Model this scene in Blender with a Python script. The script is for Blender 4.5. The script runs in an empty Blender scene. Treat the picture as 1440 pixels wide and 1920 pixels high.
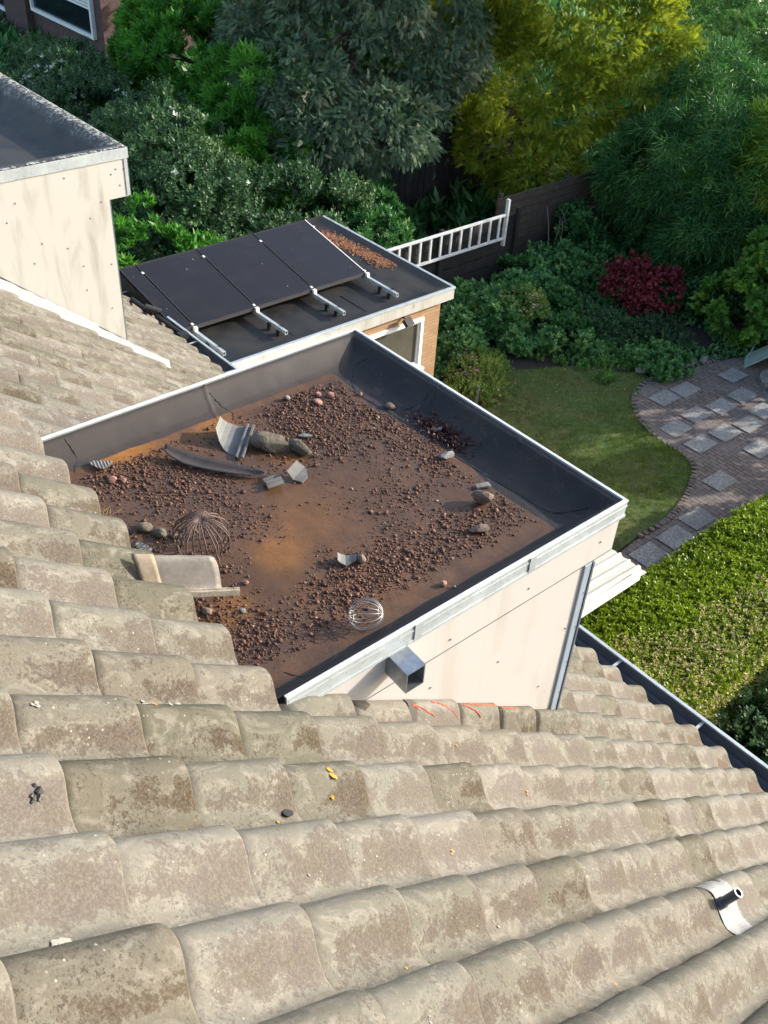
import bpy, math, random
import numpy as np
from mathutils import Vector, Matrix
S = bpy.context.scene
C = S.collection
rad = math.radians
rng = np.random.default_rng(7)
random.seed(7)

# ------------------------------------------------------------ camera, sky, sun, exposure
R3 = np.array([[0.6461939704, 0.7611626241, 0.0553607463],
               [0.5041516554, -0.3712919019, -0.7797265110],
               [-0.5729436804, 0.5317647819, -0.6236679853]])
cam_d = bpy.data.cameras.new('camera'); cam = bpy.data.objects.new('camera', cam_d); C.objects.link(cam)
mw = Matrix(((R3[0][0], -R3[1][0], -R3[2][0], 3.354), (R3[0][1], -R3[1][1], -R3[2][1], -2.827),
             (R3[0][2], -R3[1][2], -R3[2][2], 2.352), (0, 0, 0, 1)))
cam.matrix_world = mw
cam_d.sensor_fit = 'HORIZONTAL'; cam_d.sensor_width = 36; cam_d.lens = 1842.46 / 1440 * 36
cam_d.clip_start = 0.05; cam_d.clip_end = 600
S.camera = cam
SUN = Vector((1.15, 2.3, 1.05)).normalized()
w = bpy.data.worlds.new('World'); S.world = w; w.use_nodes = True
nt = w.node_tree; bg = nt.nodes['Background']; sky = nt.nodes.new('ShaderNodeTexSky')
sky.sky_type = 'NISHITA'; sky.sun_disc = False
sky.sun_elevation = math.asin(SUN.z); sky.sun_rotation = math.atan2(SUN.x, SUN.y)
sky.air_density = 1.0; sky.dust_density = 2.0; sky.ozone_density = 0.6
nt.links.new(sky.outputs[0], bg.inputs[0]); bg.inputs[1].default_value = 0.15
sd = bpy.data.lights.new('sun', 'SUN'); sd.energy = 3.1; sd.angle = rad(0.53); sd.color = (1.0, 0.92, 0.82)
so = bpy.data.objects.new('sun', sd); C.objects.link(so); so.rotation_mode = 'QUATERNION'
so.rotation_quaternion = SUN.to_track_quat('Z', 'Y')
S.view_settings.view_transform = 'Standard'; S.view_settings.look = 'None'
S.view_settings.exposure = 1.3; S.view_settings.gamma = 1.0
S.render.resolution_x = 768; S.render.resolution_y = 1024

# ------------------------------------------------------------ constants of the place
TH = 0.69695; SN, CS = math.sin(TH), math.cos(TH)
G = 0.3473; TW = 0.225; W = 1.7077; D = 1.6911; OX = 1.629
GZ = -5.4
SC = -D + 0.015
def roofz(y, lift=0.0): return 0.045 - (y - SC) * SN / CS - 0.062 / CS + lift / CS   # valley level of the tiled slope

# ------------------------------------------------------------ materials
def newmat(name):
    m = bpy.data.materials.new(name); m.use_nodes = True
    return m, m.node_tree, m.node_tree.nodes['Principled BSDF']
def nd(t, kind, **kw):
    n = t.nodes.new(kind)
    for k, v in kw.items():
        if k in n.inputs: n.inputs[k].default_value = v
        else: setattr(n, k, v)
    return n
def noise(t, vec, scale, detail=4, rough=0.6, dist=0.0):
    n = nd(t, 'ShaderNodeTexNoise'); n.inputs['Scale'].default_value = scale
    n.inputs['Detail'].default_value = detail; n.inputs['Roughness'].default_value = rough
    n.inputs['Distortion'].default_value = dist
    if vec: t.links.new(vec, n.inputs['Vector'])
    return n.outputs['Fac']
def ramp(t, fac, stops):
    n = t.nodes.new('ShaderNodeValToRGB'); cr = n.color_ramp
    while len(cr.elements) < len(stops): cr.elements.new(0.5)
    for e, (p, c) in zip(cr.elements, stops):
        e.position = p; e.color = (c, c, c, 1) if isinstance(c, (int, float)) else (*c, 1)
    t.links.new(fac, n.inputs[0]); return n.outputs[0]
def mix(t, fac, a, b, mode='MIX'):
    n = t.nodes.new('ShaderNodeMix'); n.data_type = 'RGBA'; n.blend_type = mode
    for sock, v in ((n.inputs['Factor'], fac), (n.inputs[6], a), (n.inputs[7], b)):
        if hasattr(v, 'links'): t.links.new(v, sock)
        elif isinstance(v, (int, float)): sock.default_value = v if sock.type == 'VALUE' else (v, v, v, 1)
        else: sock.default_value = (*v, 1)
    return n.outputs[2]
def math_(t, op, a, b=0.0, c=None, clamp=False):
    n = t.nodes.new('ShaderNodeMath'); n.operation = op; n.use_clamp = clamp
    for i, v in enumerate((a, b, c)):
        if v is None: continue
        if hasattr(v, 'links'): t.links.new(v, n.inputs[i])
        else: n.inputs[i].default_value = v
    return n.outputs[0]
def geo(t): return t.nodes.new('ShaderNodeNewGeometry').outputs['Position']
def objc(t): return t.nodes.new('ShaderNodeTexCoord').outputs['Object']
def attr(t, name):
    n = t.nodes.new('ShaderNodeAttribute'); n.attribute_name = name; return n
def bump(t, p, h, strength=0.3, dist=0.01):
    b = t.nodes.new('ShaderNodeBump'); b.inputs['Strength'].default_value = strength; b.inputs['Distance'].default_value = dist
    t.links.new(h, b.inputs['Height']); t.links.new(b.outputs[0], p.inputs['Normal'])
def simple(name, col, rough=0.6, metal=0.0, var=0.25, scale=6, bmp=0.15, bscale=60, spec=0.5, col2=None, dirt=None):
    m, t, p = newmat(name); v = objc(t)
    n1 = noise(t, v, scale, 5, 0.65)
    c2 = col2 or tuple(x * (1 - var) for x in col)
    c = mix(t, ramp(t, n1, [(0.35, 0.0), (0.65, 1.0)]), col, c2)
    if dirt:
        n2 = noise(t, v, scale * 7, 5, 0.7)
        c = mix(t, ramp(t, n2, [(0.56, 0.0), (0.72, 0.8)]), c, dirt)
    t.links.new(c, p.inputs['Base Color'])
    p.inputs['Roughness'].default_value = rough; p.inputs['Metallic'].default_value = metal
    p.inputs['Specular IOR Level'].default_value = spec
    if bmp: bump(t, p, noise(t, v, bscale, 3), bmp, 0.004)
    return m
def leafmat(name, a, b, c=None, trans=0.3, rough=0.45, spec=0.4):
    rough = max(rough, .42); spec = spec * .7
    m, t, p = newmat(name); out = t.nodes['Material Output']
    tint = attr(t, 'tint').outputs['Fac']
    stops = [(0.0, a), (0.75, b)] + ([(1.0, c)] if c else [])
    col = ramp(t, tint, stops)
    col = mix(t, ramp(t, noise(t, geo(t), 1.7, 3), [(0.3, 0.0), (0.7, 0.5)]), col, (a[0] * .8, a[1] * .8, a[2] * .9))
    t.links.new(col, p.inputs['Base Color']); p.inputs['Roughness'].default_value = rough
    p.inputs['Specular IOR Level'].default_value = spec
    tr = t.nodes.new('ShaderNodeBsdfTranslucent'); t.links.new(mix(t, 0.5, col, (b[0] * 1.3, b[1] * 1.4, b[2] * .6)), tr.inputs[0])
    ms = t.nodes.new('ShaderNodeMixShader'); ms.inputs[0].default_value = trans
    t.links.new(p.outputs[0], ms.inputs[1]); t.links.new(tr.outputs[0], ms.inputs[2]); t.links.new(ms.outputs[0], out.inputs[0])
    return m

def tile_material(name='concrete_tile', tone=1.0):
    m, t, p = newmat(name)
    uv = t.nodes.new('ShaderNodeUVMap'); uv.uv_map = 'UVMap'
    sep = t.nodes.new('ShaderNodeSeparateXYZ'); t.links.new(uv.outputs[0], sep.inputs[0])
    u = sep.outputs[0]; vv = sep.outputs[1]
    rnd = attr(t, 'tile_rand').outputs['Fac']; rnd2 = attr(t, 'tile_rand2').outputs['Fac']
    pos = objc(t)
    stretch = t.nodes.new('ShaderNodeMapping'); stretch.inputs['Scale'].default_value = (1.0, 0.5, 0.5); t.links.new(pos, stretch.inputs[0])
    big = noise(t, pos, 7, 5, 0.65, 0.8); med = noise(t, stretch.outputs[0], 34, 6, 0.72, 0.3); fine = noise(t, pos, 190, 4, 0.75)
    smear = noise(t, stretch.outputs[0], 14, 5, 0.62, 2.2)
    k = tone
    base = mix(t, rnd, (0.30 * k, 0.295 * k, 0.225 * k), (0.35 * k, 0.315 * k, 0.25 * k))
    base = mix(t, ramp(t, big, [(0.35, 0.0), (0.68, 0.8)]), base, (0.25 * k, 0.245 * k, 0.21 * k))
    base = mix(t, ramp(t, smear, [(0.50, 0.0), (0.66, 0.75)]), base, (0.54 * k, 0.51 * k, 0.43 * k))
    # lichen-brown band on the flank of the roll, ragged edge
    band = math_(t, 'SUBTRACT', 1.0, math_(t, 'MULTIPLY', math_(t, 'ABSOLUTE', math_(t, 'SUBTRACT', u, 0.58)), 3.4), clamp=True)
    band = math_(t, 'MULTIPLY', band, math_(t, 'MULTIPLY_ADD', vv, 1.0, 0.15))
    mask = math_(t, 'ADD', math_(t, 'MULTIPLY', band, 0.40), math_(t, 'MULTIPLY', med, 0.72))
    mask = math_(t, 'ADD', mask, math_(t, 'MULTIPLY', math_(t, 'SUBTRACT', noise(t, pos, 85, 4, 0.75), 0.5), 0.55))
    mask = math_(t, 'ADD', mask, math_(t, 'MULTIPLY', math_(t, 'SUBTRACT', big, 0.5), 0.9))
    mask = math_(t, 'ADD', mask, math_(t, 'MULTIPLY', math_(t, 'SUBTRACT', rnd2, 0.5), 0.22))
    stain = ramp(t, mask, [(0.525, 0.0), (0.56, 0.62), (0.75, 0.95)])
    halo = ramp(t, mask, [(0.44, 0.0), (0.505, 0.3), (0.53, 0.0)]); base = mix(t, halo, base, (0.56 * k, 0.53 * k, 0.44 * k))
    scol = mix(t, ramp(t, noise(t, pos, 9, 3), [(0.4, 0.0), (0.6, 1.0)]), (0.135 * k, 0.098 * k, 0.058 * k), (0.15 * k, 0.105 * k, 0.085 * k))
    scol = mix(t, ramp(t, noise(t, pos, 150, 3, 0.8), [(0.45, 0.0), (0.62, 0.75)]), scol, (0.33 * k, 0.29 * k, 0.22 * k))
    base = mix(t, stain, base, scol)
    # dark speckle on the crown of the roll
    sp = ramp(t, noise(t, pos, 105, 4, 0.75), [(0.53, 0.0), (0.60, 1.0)])
    spm = math_(t, 'MULTIPLY', sp, ramp(t, noise(t, pos, 9, 3, 0.6), [(0.42, 0.0), (0.58, 0.8)]))
    base = mix(t, spm, base, (0.12 * k, 0.10 * k, 0.085 * k))
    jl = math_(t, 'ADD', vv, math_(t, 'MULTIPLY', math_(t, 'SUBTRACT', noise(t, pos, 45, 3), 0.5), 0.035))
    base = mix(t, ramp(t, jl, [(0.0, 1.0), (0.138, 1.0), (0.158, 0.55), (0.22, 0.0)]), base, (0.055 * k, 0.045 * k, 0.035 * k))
    base = mix(t, ramp(t, jl, [(0.965, 0.0), (0.99, 0.4)]), base, (0.50 * k, 0.47 * k, 0.39 * k))
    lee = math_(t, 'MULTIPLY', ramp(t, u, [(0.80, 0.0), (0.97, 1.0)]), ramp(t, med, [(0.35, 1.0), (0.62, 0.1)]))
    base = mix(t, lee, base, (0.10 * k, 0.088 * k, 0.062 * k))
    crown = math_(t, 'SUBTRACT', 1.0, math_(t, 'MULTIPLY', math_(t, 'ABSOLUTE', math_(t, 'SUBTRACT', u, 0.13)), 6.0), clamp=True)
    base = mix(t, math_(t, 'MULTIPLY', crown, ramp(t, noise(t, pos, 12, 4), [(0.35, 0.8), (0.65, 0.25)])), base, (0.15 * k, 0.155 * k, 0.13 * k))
    # pale lichen flecks
    vo = t.nodes.new('ShaderNodeTexVoronoi'); vo.inputs['Scale'].default_value = 75; t.links.new(pos, vo.inputs['Vector'])
    fl = ramp(t, vo.outputs['Distance'], [(0.13, 1.0), (0.24, 0.0)])
    sepc = t.nodes.new('ShaderNodeSeparateColor'); t.links.new(vo.outputs['Color'], sepc.inputs[0])
    fl = math_(t, 'MULTIPLY', fl, ramp(t, sepc.outputs[0], [(0.80, 0.0), (0.84, 1.0)]))
    fl = math_(t, 'MULTIPLY', fl, ramp(t, noise(t, pos, 5, 3), [(0.50, 0.0), (0.62, 1.0)]))
    base = mix(t, fl, base, (0.42, 0.40, 0.33))
    base = mix(t, ramp(t, fine, [(0.3, 0.35), (0.6, 0.0)]), base, (0.16 * k, 0.145 * k, 0.12 * k))
    bc = t.nodes.new('ShaderNodeBrightContrast'); t.links.new(base, bc.inputs[0])
    t.links.new(math_(t, 'MULTIPLY', math_(t, 'SUBTRACT', rnd2, 0.5), 0.075), bc.inputs['Bright'])
    t.links.new(bc.outputs[0], p.inputs['Base Color'])
    p.inputs['Roughness'].default_value = 0.72; p.inputs['Specular IOR Level'].default_value = 0.35
    h = math_(t, 'ADD', math_(t, 'MULTIPLY', fine, 0.5), math_(t, 'MULTIPLY', med, 0.9))
    bump(t, p, h, 0.65, 0.006)
    return m

M = {}
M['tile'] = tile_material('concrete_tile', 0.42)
M['shard'] = simple('grey_concrete_shard', (0.17, 0.17, 0.16), 0.7, var=0.35, scale=9, bmp=0.3)
M['pale_shard'] = simple('pale_concrete_shard', (0.34, 0.32, 0.28), 0.75, var=0.3, scale=12, bmp=0.3)
M['alu'] = simple('weathered_aluminium', (0.50, 0.56, 0.58), 0.42, 0.35, 0.22, 8, 0.1, 30, dirt=(0.22, 0.25, 0.26))
M['alu_white'] = simple('bright_trim_edge', (0.72, 0.74, 0.74), 0.4, 0.2, 0.2, 10, 0.05)
M['cream'] = None
def panel_mat(name, col, streak):
    m, t, p = newmat(name); pos = objc(t)
    mp = t.nodes.new('ShaderNodeMapping'); mp.inputs['Scale'].default_value = (7, 7, 1.4); t.links.new(pos, mp.inputs[0])
    n1 = noise(t, mp.outputs[0], 1.0, 5, 0.6, 0.5)
    c = mix(t, ramp(t, n1, [(0.50, 0.0), (0.74, 0.7)]), col, streak)
    c = mix(t, ramp(t, noise(t, pos, 90, 3, 0.8), [(0.66, 0.0), (0.76, 0.35)]), c, (0.25, 0.22, 0.18))
    t.links.new(c, p.inputs['Base Color']); p.inputs['Roughness'].default_value = 0.5
    bump(t, p, noise(t, pos, 25, 3), 0.05, 0.003); return m
M['cream'] = panel_mat('cream_painted_panel', (0.47, 0.45, 0.43), (0.38, 0.35, 0.31))
M['cream2'] = panel_mat('weathered_cream_panel', (0.44, 0.437, 0.405), (0.25, 0.232, 0.19))
M['profile'] = simple('blue_grey_profile', (0.33, 0.40, 0.47), 0.4, 0.2, 0.12, 5, 0.03)
M['gutter'] = simple('dark_grey_gutter', (0.10, 0.125, 0.16), 0.5, 0, 0.3, 5, 0.05)
M['white_lead'] = simple('pale_lead_flashing', (0.27, 0.28, 0.29), 0.5, 0.1, 0.25, 12, 0.4, 25)
M['steel'] = simple('galvanised_steel', (0.42, 0.46, 0.50), 0.28, 0.85, 0.35, 25, 0.05)
M['rustwire'] = simple('brown_rusted_wire', (0.13, 0.085, 0.07), 0.7, 0.1, 0.3, 30, 0.1)
M['wire'] = simple('bright_zinc_wire', (0.34, 0.34, 0.34), 0.45, 0.5, 0.2, 30, 0)
M['black'] = simple('black_plastic', (0.015, 0.016, 0.018), 0.5, 0, 0.2, 20, 0)
M['grey_pipe'] = simple('dark_grey_pvc', (0.07, 0.085, 0.11), 0.4, 0, 0.2, 20, 0)
M['white'] = simple('white_painted_frame', (0.80, 0.81, 0.80), 0.4, 0, 0.08, 5, 0.02)
M['wood_d'] = simple('dark_stained_boards', (0.020, 0.019, 0.020), 0.8, 0, 0.4, 6, 0.2)
M['trunk'] = simple('bark', (0.08, 0.06, 0.045), 0.9, 0, 0.4, 9, 0.5, 30)
M['twig'] = simple('pale_grey_twig', (0.22, 0.20, 0.17), 0.8, 0, 0.3, 9, 0.3)
M['stone'] = simple('brown_stone', (0.20, 0.14, 0.11), 0.8, 0, 0.4, 30, 0.5, 90, dirt=(0.12, 0.08, 0.06))
M['stone_pink'] = simple('pink_lava_stone', (0.36, 0.19, 0.15), 0.85, 0, 0.35, 40, 0.6, 120)
M['stone_moss'] = simple('mossy_mortar', (0.15, 0.125, 0.095), 0.9, 0, 0.4, 16, 1.0, 70, col2=(0.045, 0.042, 0.026), dirt=(.24,.20,.15))
M['rock_grey'] = simple('grey_rock', (0.20, 0.20, 0.19), 0.8, 0, 0.4, 12, 0.5)
M['orange'] = simple('orange_lichen', (0.62, 0.27, 0.02), 0.9, 0, 0.3, 80, 0.6, 200)
M['redpaint'] = simple('red_mastic', (0.60, 0.10, 0.04), 0.6, 0, 0.2, 30, 0)
M['soil'] = simple('dark_garden_soil', (0.035, 0.028, 0.022), 0.95, 0, 0.5, 3, 0.6, 20)

def membrane_mat():
    m, t, p = newmat('roof_membrane'); pos = objc(t)
    dirt = attr(t, 'dirt').outputs['Fac']; wet = attr(t, 'wet').outputs['Fac']; org = attr(t, 'rust').outputs['Fac']
    n = noise(t, pos, 5, 5, 0.6); f = noise(t, pos, 160, 3, 0.8); md = noise(t, pos, 18, 5, 0.7, 0.6)
    bit = mix(t, ramp(t, n, [(0.35, 0.0), (0.7, 1.0)]), (0.018, 0.018, 0.020), (0.036, 0.032, 0.032))
    bit = mix(t, ramp(t, f, [(0.55, 0.0), (0.75, 0.5)]), bit, (0.085, 0.078, 0.075))
    bit = mix(t, ramp(t, noise(t, pos, 11, 6, 0.75, 1.0), [(0.54, 0.0), (0.62, 0.35)]), bit, (0.095, 0.075, 0.065))
    sed = mix(t, ramp(t, md, [(0.32, 0.0), (0.66, 1.0)]), (0.125, 0.066, 0.038), (0.070, 0.043, 0.031))
    sed = mix(t, math_(t, 'MULTIPLY', org, 1.25, clamp=True), sed, mix(t, md, (0.38, 0.165, 0.04), (0.19, 0.085, 0.02)))
    sed = mix(t, ramp(t, f, [(0.45, 0.0), (0.7, 0.5)]), sed, (0.05, 0.03, 0.022))
    sed = mix(t, math_(t, 'MULTIPLY', wet, 0.5), sed, (0.085, 0.048, 0.026))
    bit = mix(t, math_(t, 'MULTIPLY', attr(t, 'dust').outputs['Fac'], ramp(t, md, [(0.25, 0.35), (0.6, 1.0)])), bit, (0.046, 0.038, 0.034))
    edge = ramp(t, math_(t, 'ADD', dirt, math_(t, 'MULTIPLY', math_(t, 'SUBTRACT', md, 0.5), 0.5)), [(0.42, 0.0), (0.56, 1.0)])
    c = mix(t, edge, bit, sed)
    t.links.new(c, p.inputs['Base Color'])
    rgh = math_(t, 'SUBTRACT', ramp(t, n, [(0.3, 0.50), (0.7, 0.68)]), math_(t, 'MULTIPLY', wet, 0.52), clamp=True)
    t.links.new(rgh, p.inputs['Roughness']); p.inputs['Specular IOR Level'].default_value = 0.3
    bump(t, p, math_(t, 'ADD', math_(t, 'MULTIPLY', f, 0.5), math_(t, 'MULTIPLY', md, math_(t, 'MULTIPLY', edge, 1.5))), 0.35, 0.004)
    return m
M['membrane'] = membrane_mat()
def bitumen(name, a, b, speck=(0.10, 0.10, 0.10), rough=0.7):
    m, t, p = newmat(name); pos = objc(t)
    n = noise(t, pos, 3, 5, 0.6); f = noise(t, pos, 120, 3, 0.8)
    c = mix(t, ramp(t, n, [(0.35, 0.0), (0.7, 1.0)]), a, b)
    c = mix(t, ramp(t, f, [(0.52, 0.0), (0.72, 0.5)]), c, speck)
    t.links.new(c, p.inputs['Base Color'])
    t.links.new(ramp(t, n, [(0.3, rough - 0.25), (0.6, rough)]), p.inputs['Roughness'])
    bump(t, p, f, 0.3, 0.003); return m
M['bit_shed'] = bitumen('shed_bitumen', (0.010, 0.011, 0.012), (0.022, 0.021, 0.021), (0.045, 0.043, 0.04))
def bit2():
    m, t, p = newmat('mossy_bitumen'); pos = objc(t)
    e = attr(t, 'edge').outputs['Fac']; n = noise(t, pos, 6, 5, 0.7)
    c = mix(t, ramp(t, noise(t, pos, 3, 4), [(0.4, 0.0), (0.6, 1.0)]), (0.018, 0.018, 0.020), (0.036, 0.034, 0.033))
    crack = t.nodes.new('ShaderNodeTexVoronoi'); crack.feature = 'DISTANCE_TO_EDGE'; crack.inputs['Scale'].default_value = 1.3
    wv = t.nodes.new('ShaderNodeVectorMath'); wv.operation = 'ADD'; t.links.new(pos, wv.inputs[0])
    nz = t.nodes.new('ShaderNodeTexNoise'); nz.inputs['Scale'].default_value = 4; t.links.new(pos, nz.inputs[0]); t.links.new(nz.outputs[1], wv.inputs[1])
    t.links.new(wv.outputs[0], crack.inputs['Vector'])
    c = mix(t, ramp(t, crack.outputs[0], [(0.0, 0.9), (0.012, 0.0)]), c, (0.006, 0.006, 0.007))
    spk = ramp(t, noise(t, pos, 34, 3, 0.7), [(0.50, 0.0), (0.56, 1.0)])
    c = mix(t, math_(t, 'MULTIPLY', spk, ramp(t, math_(t, 'ADD', e, math_(t, 'MULTIPLY', math_(t, 'SUBTRACT', n, 0.5), 0.8)), [(0.45, 0.0), (0.8, 1.0)])), c, (0.60, 0.58, 0.50))
    c = mix(t, ramp(t, e, [(0.35, 0.0), (0.5, 0.4)]), c, (0.09, 0.085, 0.07))
    t.links.new(c, p.inputs['Base Color']); p.inputs['Roughness'].default_value = 0.6
    bump(t, p, noise(t, pos, 60, 3), 0.5, 0.006); return m
M['bit_moss'] = bit2()

def brick_mat():
    m, t, p = newmat('yellow_brick'); pos = objc(t)
    mp = t.nodes.new('ShaderNodeMapping'); t.links.new(pos, mp.inputs[0])
    mp.inputs['Rotation'].default_value = (rad(90), 0, rad(90))
    sx = t.nodes.new('ShaderNodeSeparateXYZ'); t.links.new(pos, sx.inputs[0])
    cb = t.nodes.new('ShaderNodeCombineXYZ'); t.links.new(math_(t, 'ADD', sx.outputs[1], sx.outputs[0]), cb.inputs[0]); t.links.new(sx.outputs[2], cb.inputs[1])
    b = t.nodes.new('ShaderNodeTexBrick'); t.links.new(cb.outputs[0], b.inputs['Vector'])
    b.inputs['Color1'].default_value = (0.40, 0.25, 0.13, 1); b.inputs['Color2'].default_value = (0.30, 0.17, 0.085, 1)
    b.inputs['Mortar'].default_value = (0.22, 0.17, 0.12, 1); b.inputs['Scale'].default_value = 1
    b.inputs['Brick Width'].default_value = 0.155; b.inputs['Row Height'].default_value = 0.047; b.inputs['Mortar Size'].default_value = 0.006
    c = mix(t, ramp(t, noise(t, pos, 20, 4), [(0.35, 0.0), (0.7, 0.5)]), b.outputs[0], (0.34, 0.20, 0.10))
    t.links.new(c, p.inputs['Base Color']); p.inputs['Roughness'].default_value = 0.9
    bump(t, p, b.outputs['Fac'], -0.5, 0.006); return m
M['brick'] = brick_mat()
M['brick_dark'] = simple('purple_brown_brick', (0.10, 0.06, 0.06), 0.9, 0, 0.4, 14, 0.5)
def paver_mat():
    m, t, p = newmat('brick_pavers'); pos = objc(t)
    mp = t.nodes.new('ShaderNodeMapping'); t.links.new(pos, mp.inputs[0]); mp.inputs['Rotation'].default_value = (0, 0, 0)
    b = t.nodes.new('ShaderNodeTexBrick'); t.links.new(mp.outputs[0], b.inputs['Vector'])
    b.inputs['Color1'].default_value = (0.22, 0.165, 0.135, 1); b.inputs['Color2'].default_value = (0.12, 0.092, 0.082, 1)
    b.inputs['Mortar'].default_value = (0.035, 0.035, 0.03, 1); b.inputs['Scale'].default_value = 1
    b.inputs['Brick Width'].default_value = 0.15; b.inputs['Row Height'].default_value = 0.075; b.inputs['Mortar Size'].default_value = 0.007
    c = mix(t, ramp(t, noise(t, pos, 2.5, 4), [(0.4, 0.0), (0.7, 0.6)]), b.outputs[0], (0.18, 0.16, 0.145))
    c = mix(t, ramp(t, noise(t, pos, 30, 4, 0.8), [(0.5, 0.0), (0.75, 0.5)]), c, (0.20, 0.18, 0.17))
    t.links.new(c, p.inputs['Base Color']); p.inputs['Roughness'].default_value = 0.85
    bump(t, p, b.outputs['Fac'], -0.6, 0.008); return m
M['paver'] = paver_mat()
def slabmat():
    m, t, p = newmat('exposed_aggregate_slab'); pos = objc(t)
    rn = attr(t, 'tint').outputs['Fac']
    c = mix(t, ramp(t, noise(t, pos, 45, 4, 0.8), [(0.4, 0.0), (0.62, 1.0)]), (0.15, 0.145, 0.135), (0.42, 0.41, 0.38))
    c = mix(t, ramp(t, math_(t, 'ADD', math_(t, 'MULTIPLY', rn, 0.35), noise(t, pos, 4, 3)), [(0.5, 0.0), (0.9, 0.7)]), c, (0.14, 0.14, 0.135))
    t.links.new(c, p.inputs['Base Color']); p.inputs['Roughness'].default_value = 0.8
    bump(t, p, noise(t, pos, 60, 3), 0.4, 0.005); return m
M['slab'] = slabmat()
def lawnmat():
    m, t, p = newmat('lawn_soil'); pos = objc(t)
    n = noise(t, pos, 1.6, 5, 0.65); f = noise(t, pos, 30, 4, 0.7)
    c = mix(t, ramp(t, n, [(0.38, 0.0), (0.66, 1.0)]), (0.08, 0.14, 0.03), (0.16, 0.15, 0.05))
    c = mix(t, ramp(t, f, [(0.4, 0.0), (0.7, 0.6)]), c, (0.03, 0.035, 0.015))
    t.links.new(c, p.inputs['Base Color']); p.inputs['Roughness'].default_value = 0.95
    bump(t, p, f, 0.7, 0.02); return m
M['lawn'] = lawnmat()
def pv_mat():
    m, t, p = newmat('solar_cells'); pos = objc(t)
    sx = t.nodes.new('ShaderNodeSeparateXYZ'); t.links.new(pos, sx.inputs[0])
    fr = math_(t, 'FRACT', math_(t, 'MULTIPLY', sx.outputs[0], 24.0))
    ln = ramp(t, fr, [(0.0, 0.8), (0.10, 0.0)])
    c = mix(t, ln, (0.012, 0.009, 0.008), (0.050, 0.038, 0.032))
    c = mix(t, ramp(t, noise(t, pos, 3, 4), [(0.5, 0.0), (0.8, 0.5)]), c, (0.028, 0.024, 0.024))
    t.links.new(c, p.inputs['Base Color']); p.inputs['Roughness'].default_value = 0.12
    t.links.new(ramp(t, noise(t, pos, 2.2, 4, 0.6, 1.0), [(0.35, 0.06), (0.7, 0.35)]), p.inputs['Roughness'])
    p.inputs['Specular IOR Level'].default_value = 0.5; p.inputs['Specular IOR Level'].default_value = 0.5
    bump(t, p, noise(t, pos, 2, 2), 0.03, 0.02); return m
M['pv'] = pv_mat()
def glassmat():
    m, t, p = newmat('dusty_window_glass'); pos = objc(t)
    c = mix(t, ramp(t, noise(t, pos, 3, 3), [(0.4, 0.0), (0.7, 1.0)]), (0.10, 0.095, 0.075), (0.06, 0.06, 0.05))
    t.links.new(c, p.inputs['Base Color']); p.inputs['Roughness'].default_value = 0.18; return m
M['glass'] = glassmat()
M['dark_glass'] = simple('dark_pane', (0.008, 0.012, 0.02), 0.1, 0, 0.1, 3, 0)
def watermat():
    m, t, p = newmat('rain_water'); out = t.nodes['Material Output']
    gl = t.nodes.new('ShaderNodeBsdfGlossy'); gl.inputs['Roughness'].default_value = 0.06
    tr = t.nodes.new('ShaderNodeBsdfTransparent'); tr.inputs[0].default_value = (0.86, 0.78, 0.70, 1)
    fr = t.nodes.new('ShaderNodeFresnel'); fr.inputs[0].default_value = 1.33
    ms = t.nodes.new('ShaderNodeMixShader'); t.links.new(fr.outputs[0], ms.inputs[0]); t.links.new(tr.outputs[0], ms.inputs[1]); t.links.new(gl.outputs[0], ms.inputs[2])
    t.links.new(ms.outputs[0], out.inputs[0]); return m
M['water'] = watermat()
def gravelmat():
    m, t, p = newmat('red_lava_gravel'); rn = attr(t, 'tint').outputs['Fac']
    c = ramp(t, rn, [(0.0, (0.035, 0.022, 0.018)), (0.35, (0.085, 0.045, 0.030)), (0.7, (0.15, 0.070, 0.046)), (0.93, (0.23, 0.115, 0.075)), (1.0, (0.38, 0.28, 0.21))])
    c = mix(t, ramp(t, noise(t, objc(t), 140, 3), [(0.4, 0.0), (0.7, 0.5)]), c, (0.09, 0.05, 0.04))
    t.links.new(c, p.inputs['Base Color']); p.inputs['Roughness'].default_value = 0.6; p.inputs['Specular IOR Level'].default_value = 0.25
    bump(t, p, noise(t, objc(t), 300, 3), 0.4, 0.003); return m
M['gravel'] = gravelmat()

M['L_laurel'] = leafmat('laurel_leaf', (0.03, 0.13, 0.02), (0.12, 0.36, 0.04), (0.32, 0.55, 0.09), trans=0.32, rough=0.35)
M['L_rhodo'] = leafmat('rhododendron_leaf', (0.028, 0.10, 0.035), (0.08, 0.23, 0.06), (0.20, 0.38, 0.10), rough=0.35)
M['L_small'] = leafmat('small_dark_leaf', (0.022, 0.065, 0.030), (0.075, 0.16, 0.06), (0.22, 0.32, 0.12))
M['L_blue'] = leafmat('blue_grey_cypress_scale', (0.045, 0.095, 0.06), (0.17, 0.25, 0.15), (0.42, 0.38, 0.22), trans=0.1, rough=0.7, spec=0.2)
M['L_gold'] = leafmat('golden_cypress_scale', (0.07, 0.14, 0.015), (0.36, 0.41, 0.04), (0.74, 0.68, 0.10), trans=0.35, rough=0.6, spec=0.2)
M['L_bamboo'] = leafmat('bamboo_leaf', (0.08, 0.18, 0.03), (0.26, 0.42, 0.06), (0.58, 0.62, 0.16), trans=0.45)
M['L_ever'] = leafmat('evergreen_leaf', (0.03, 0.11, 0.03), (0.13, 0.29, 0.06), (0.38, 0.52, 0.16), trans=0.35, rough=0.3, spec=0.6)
M['L_hydra'] = leafmat('broad_garden_leaf', (0.06, 0.17, 0.035), (0.14, 0.33, 0.05), (0.28, 0.45, 0.07), trans=0.3)
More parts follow.
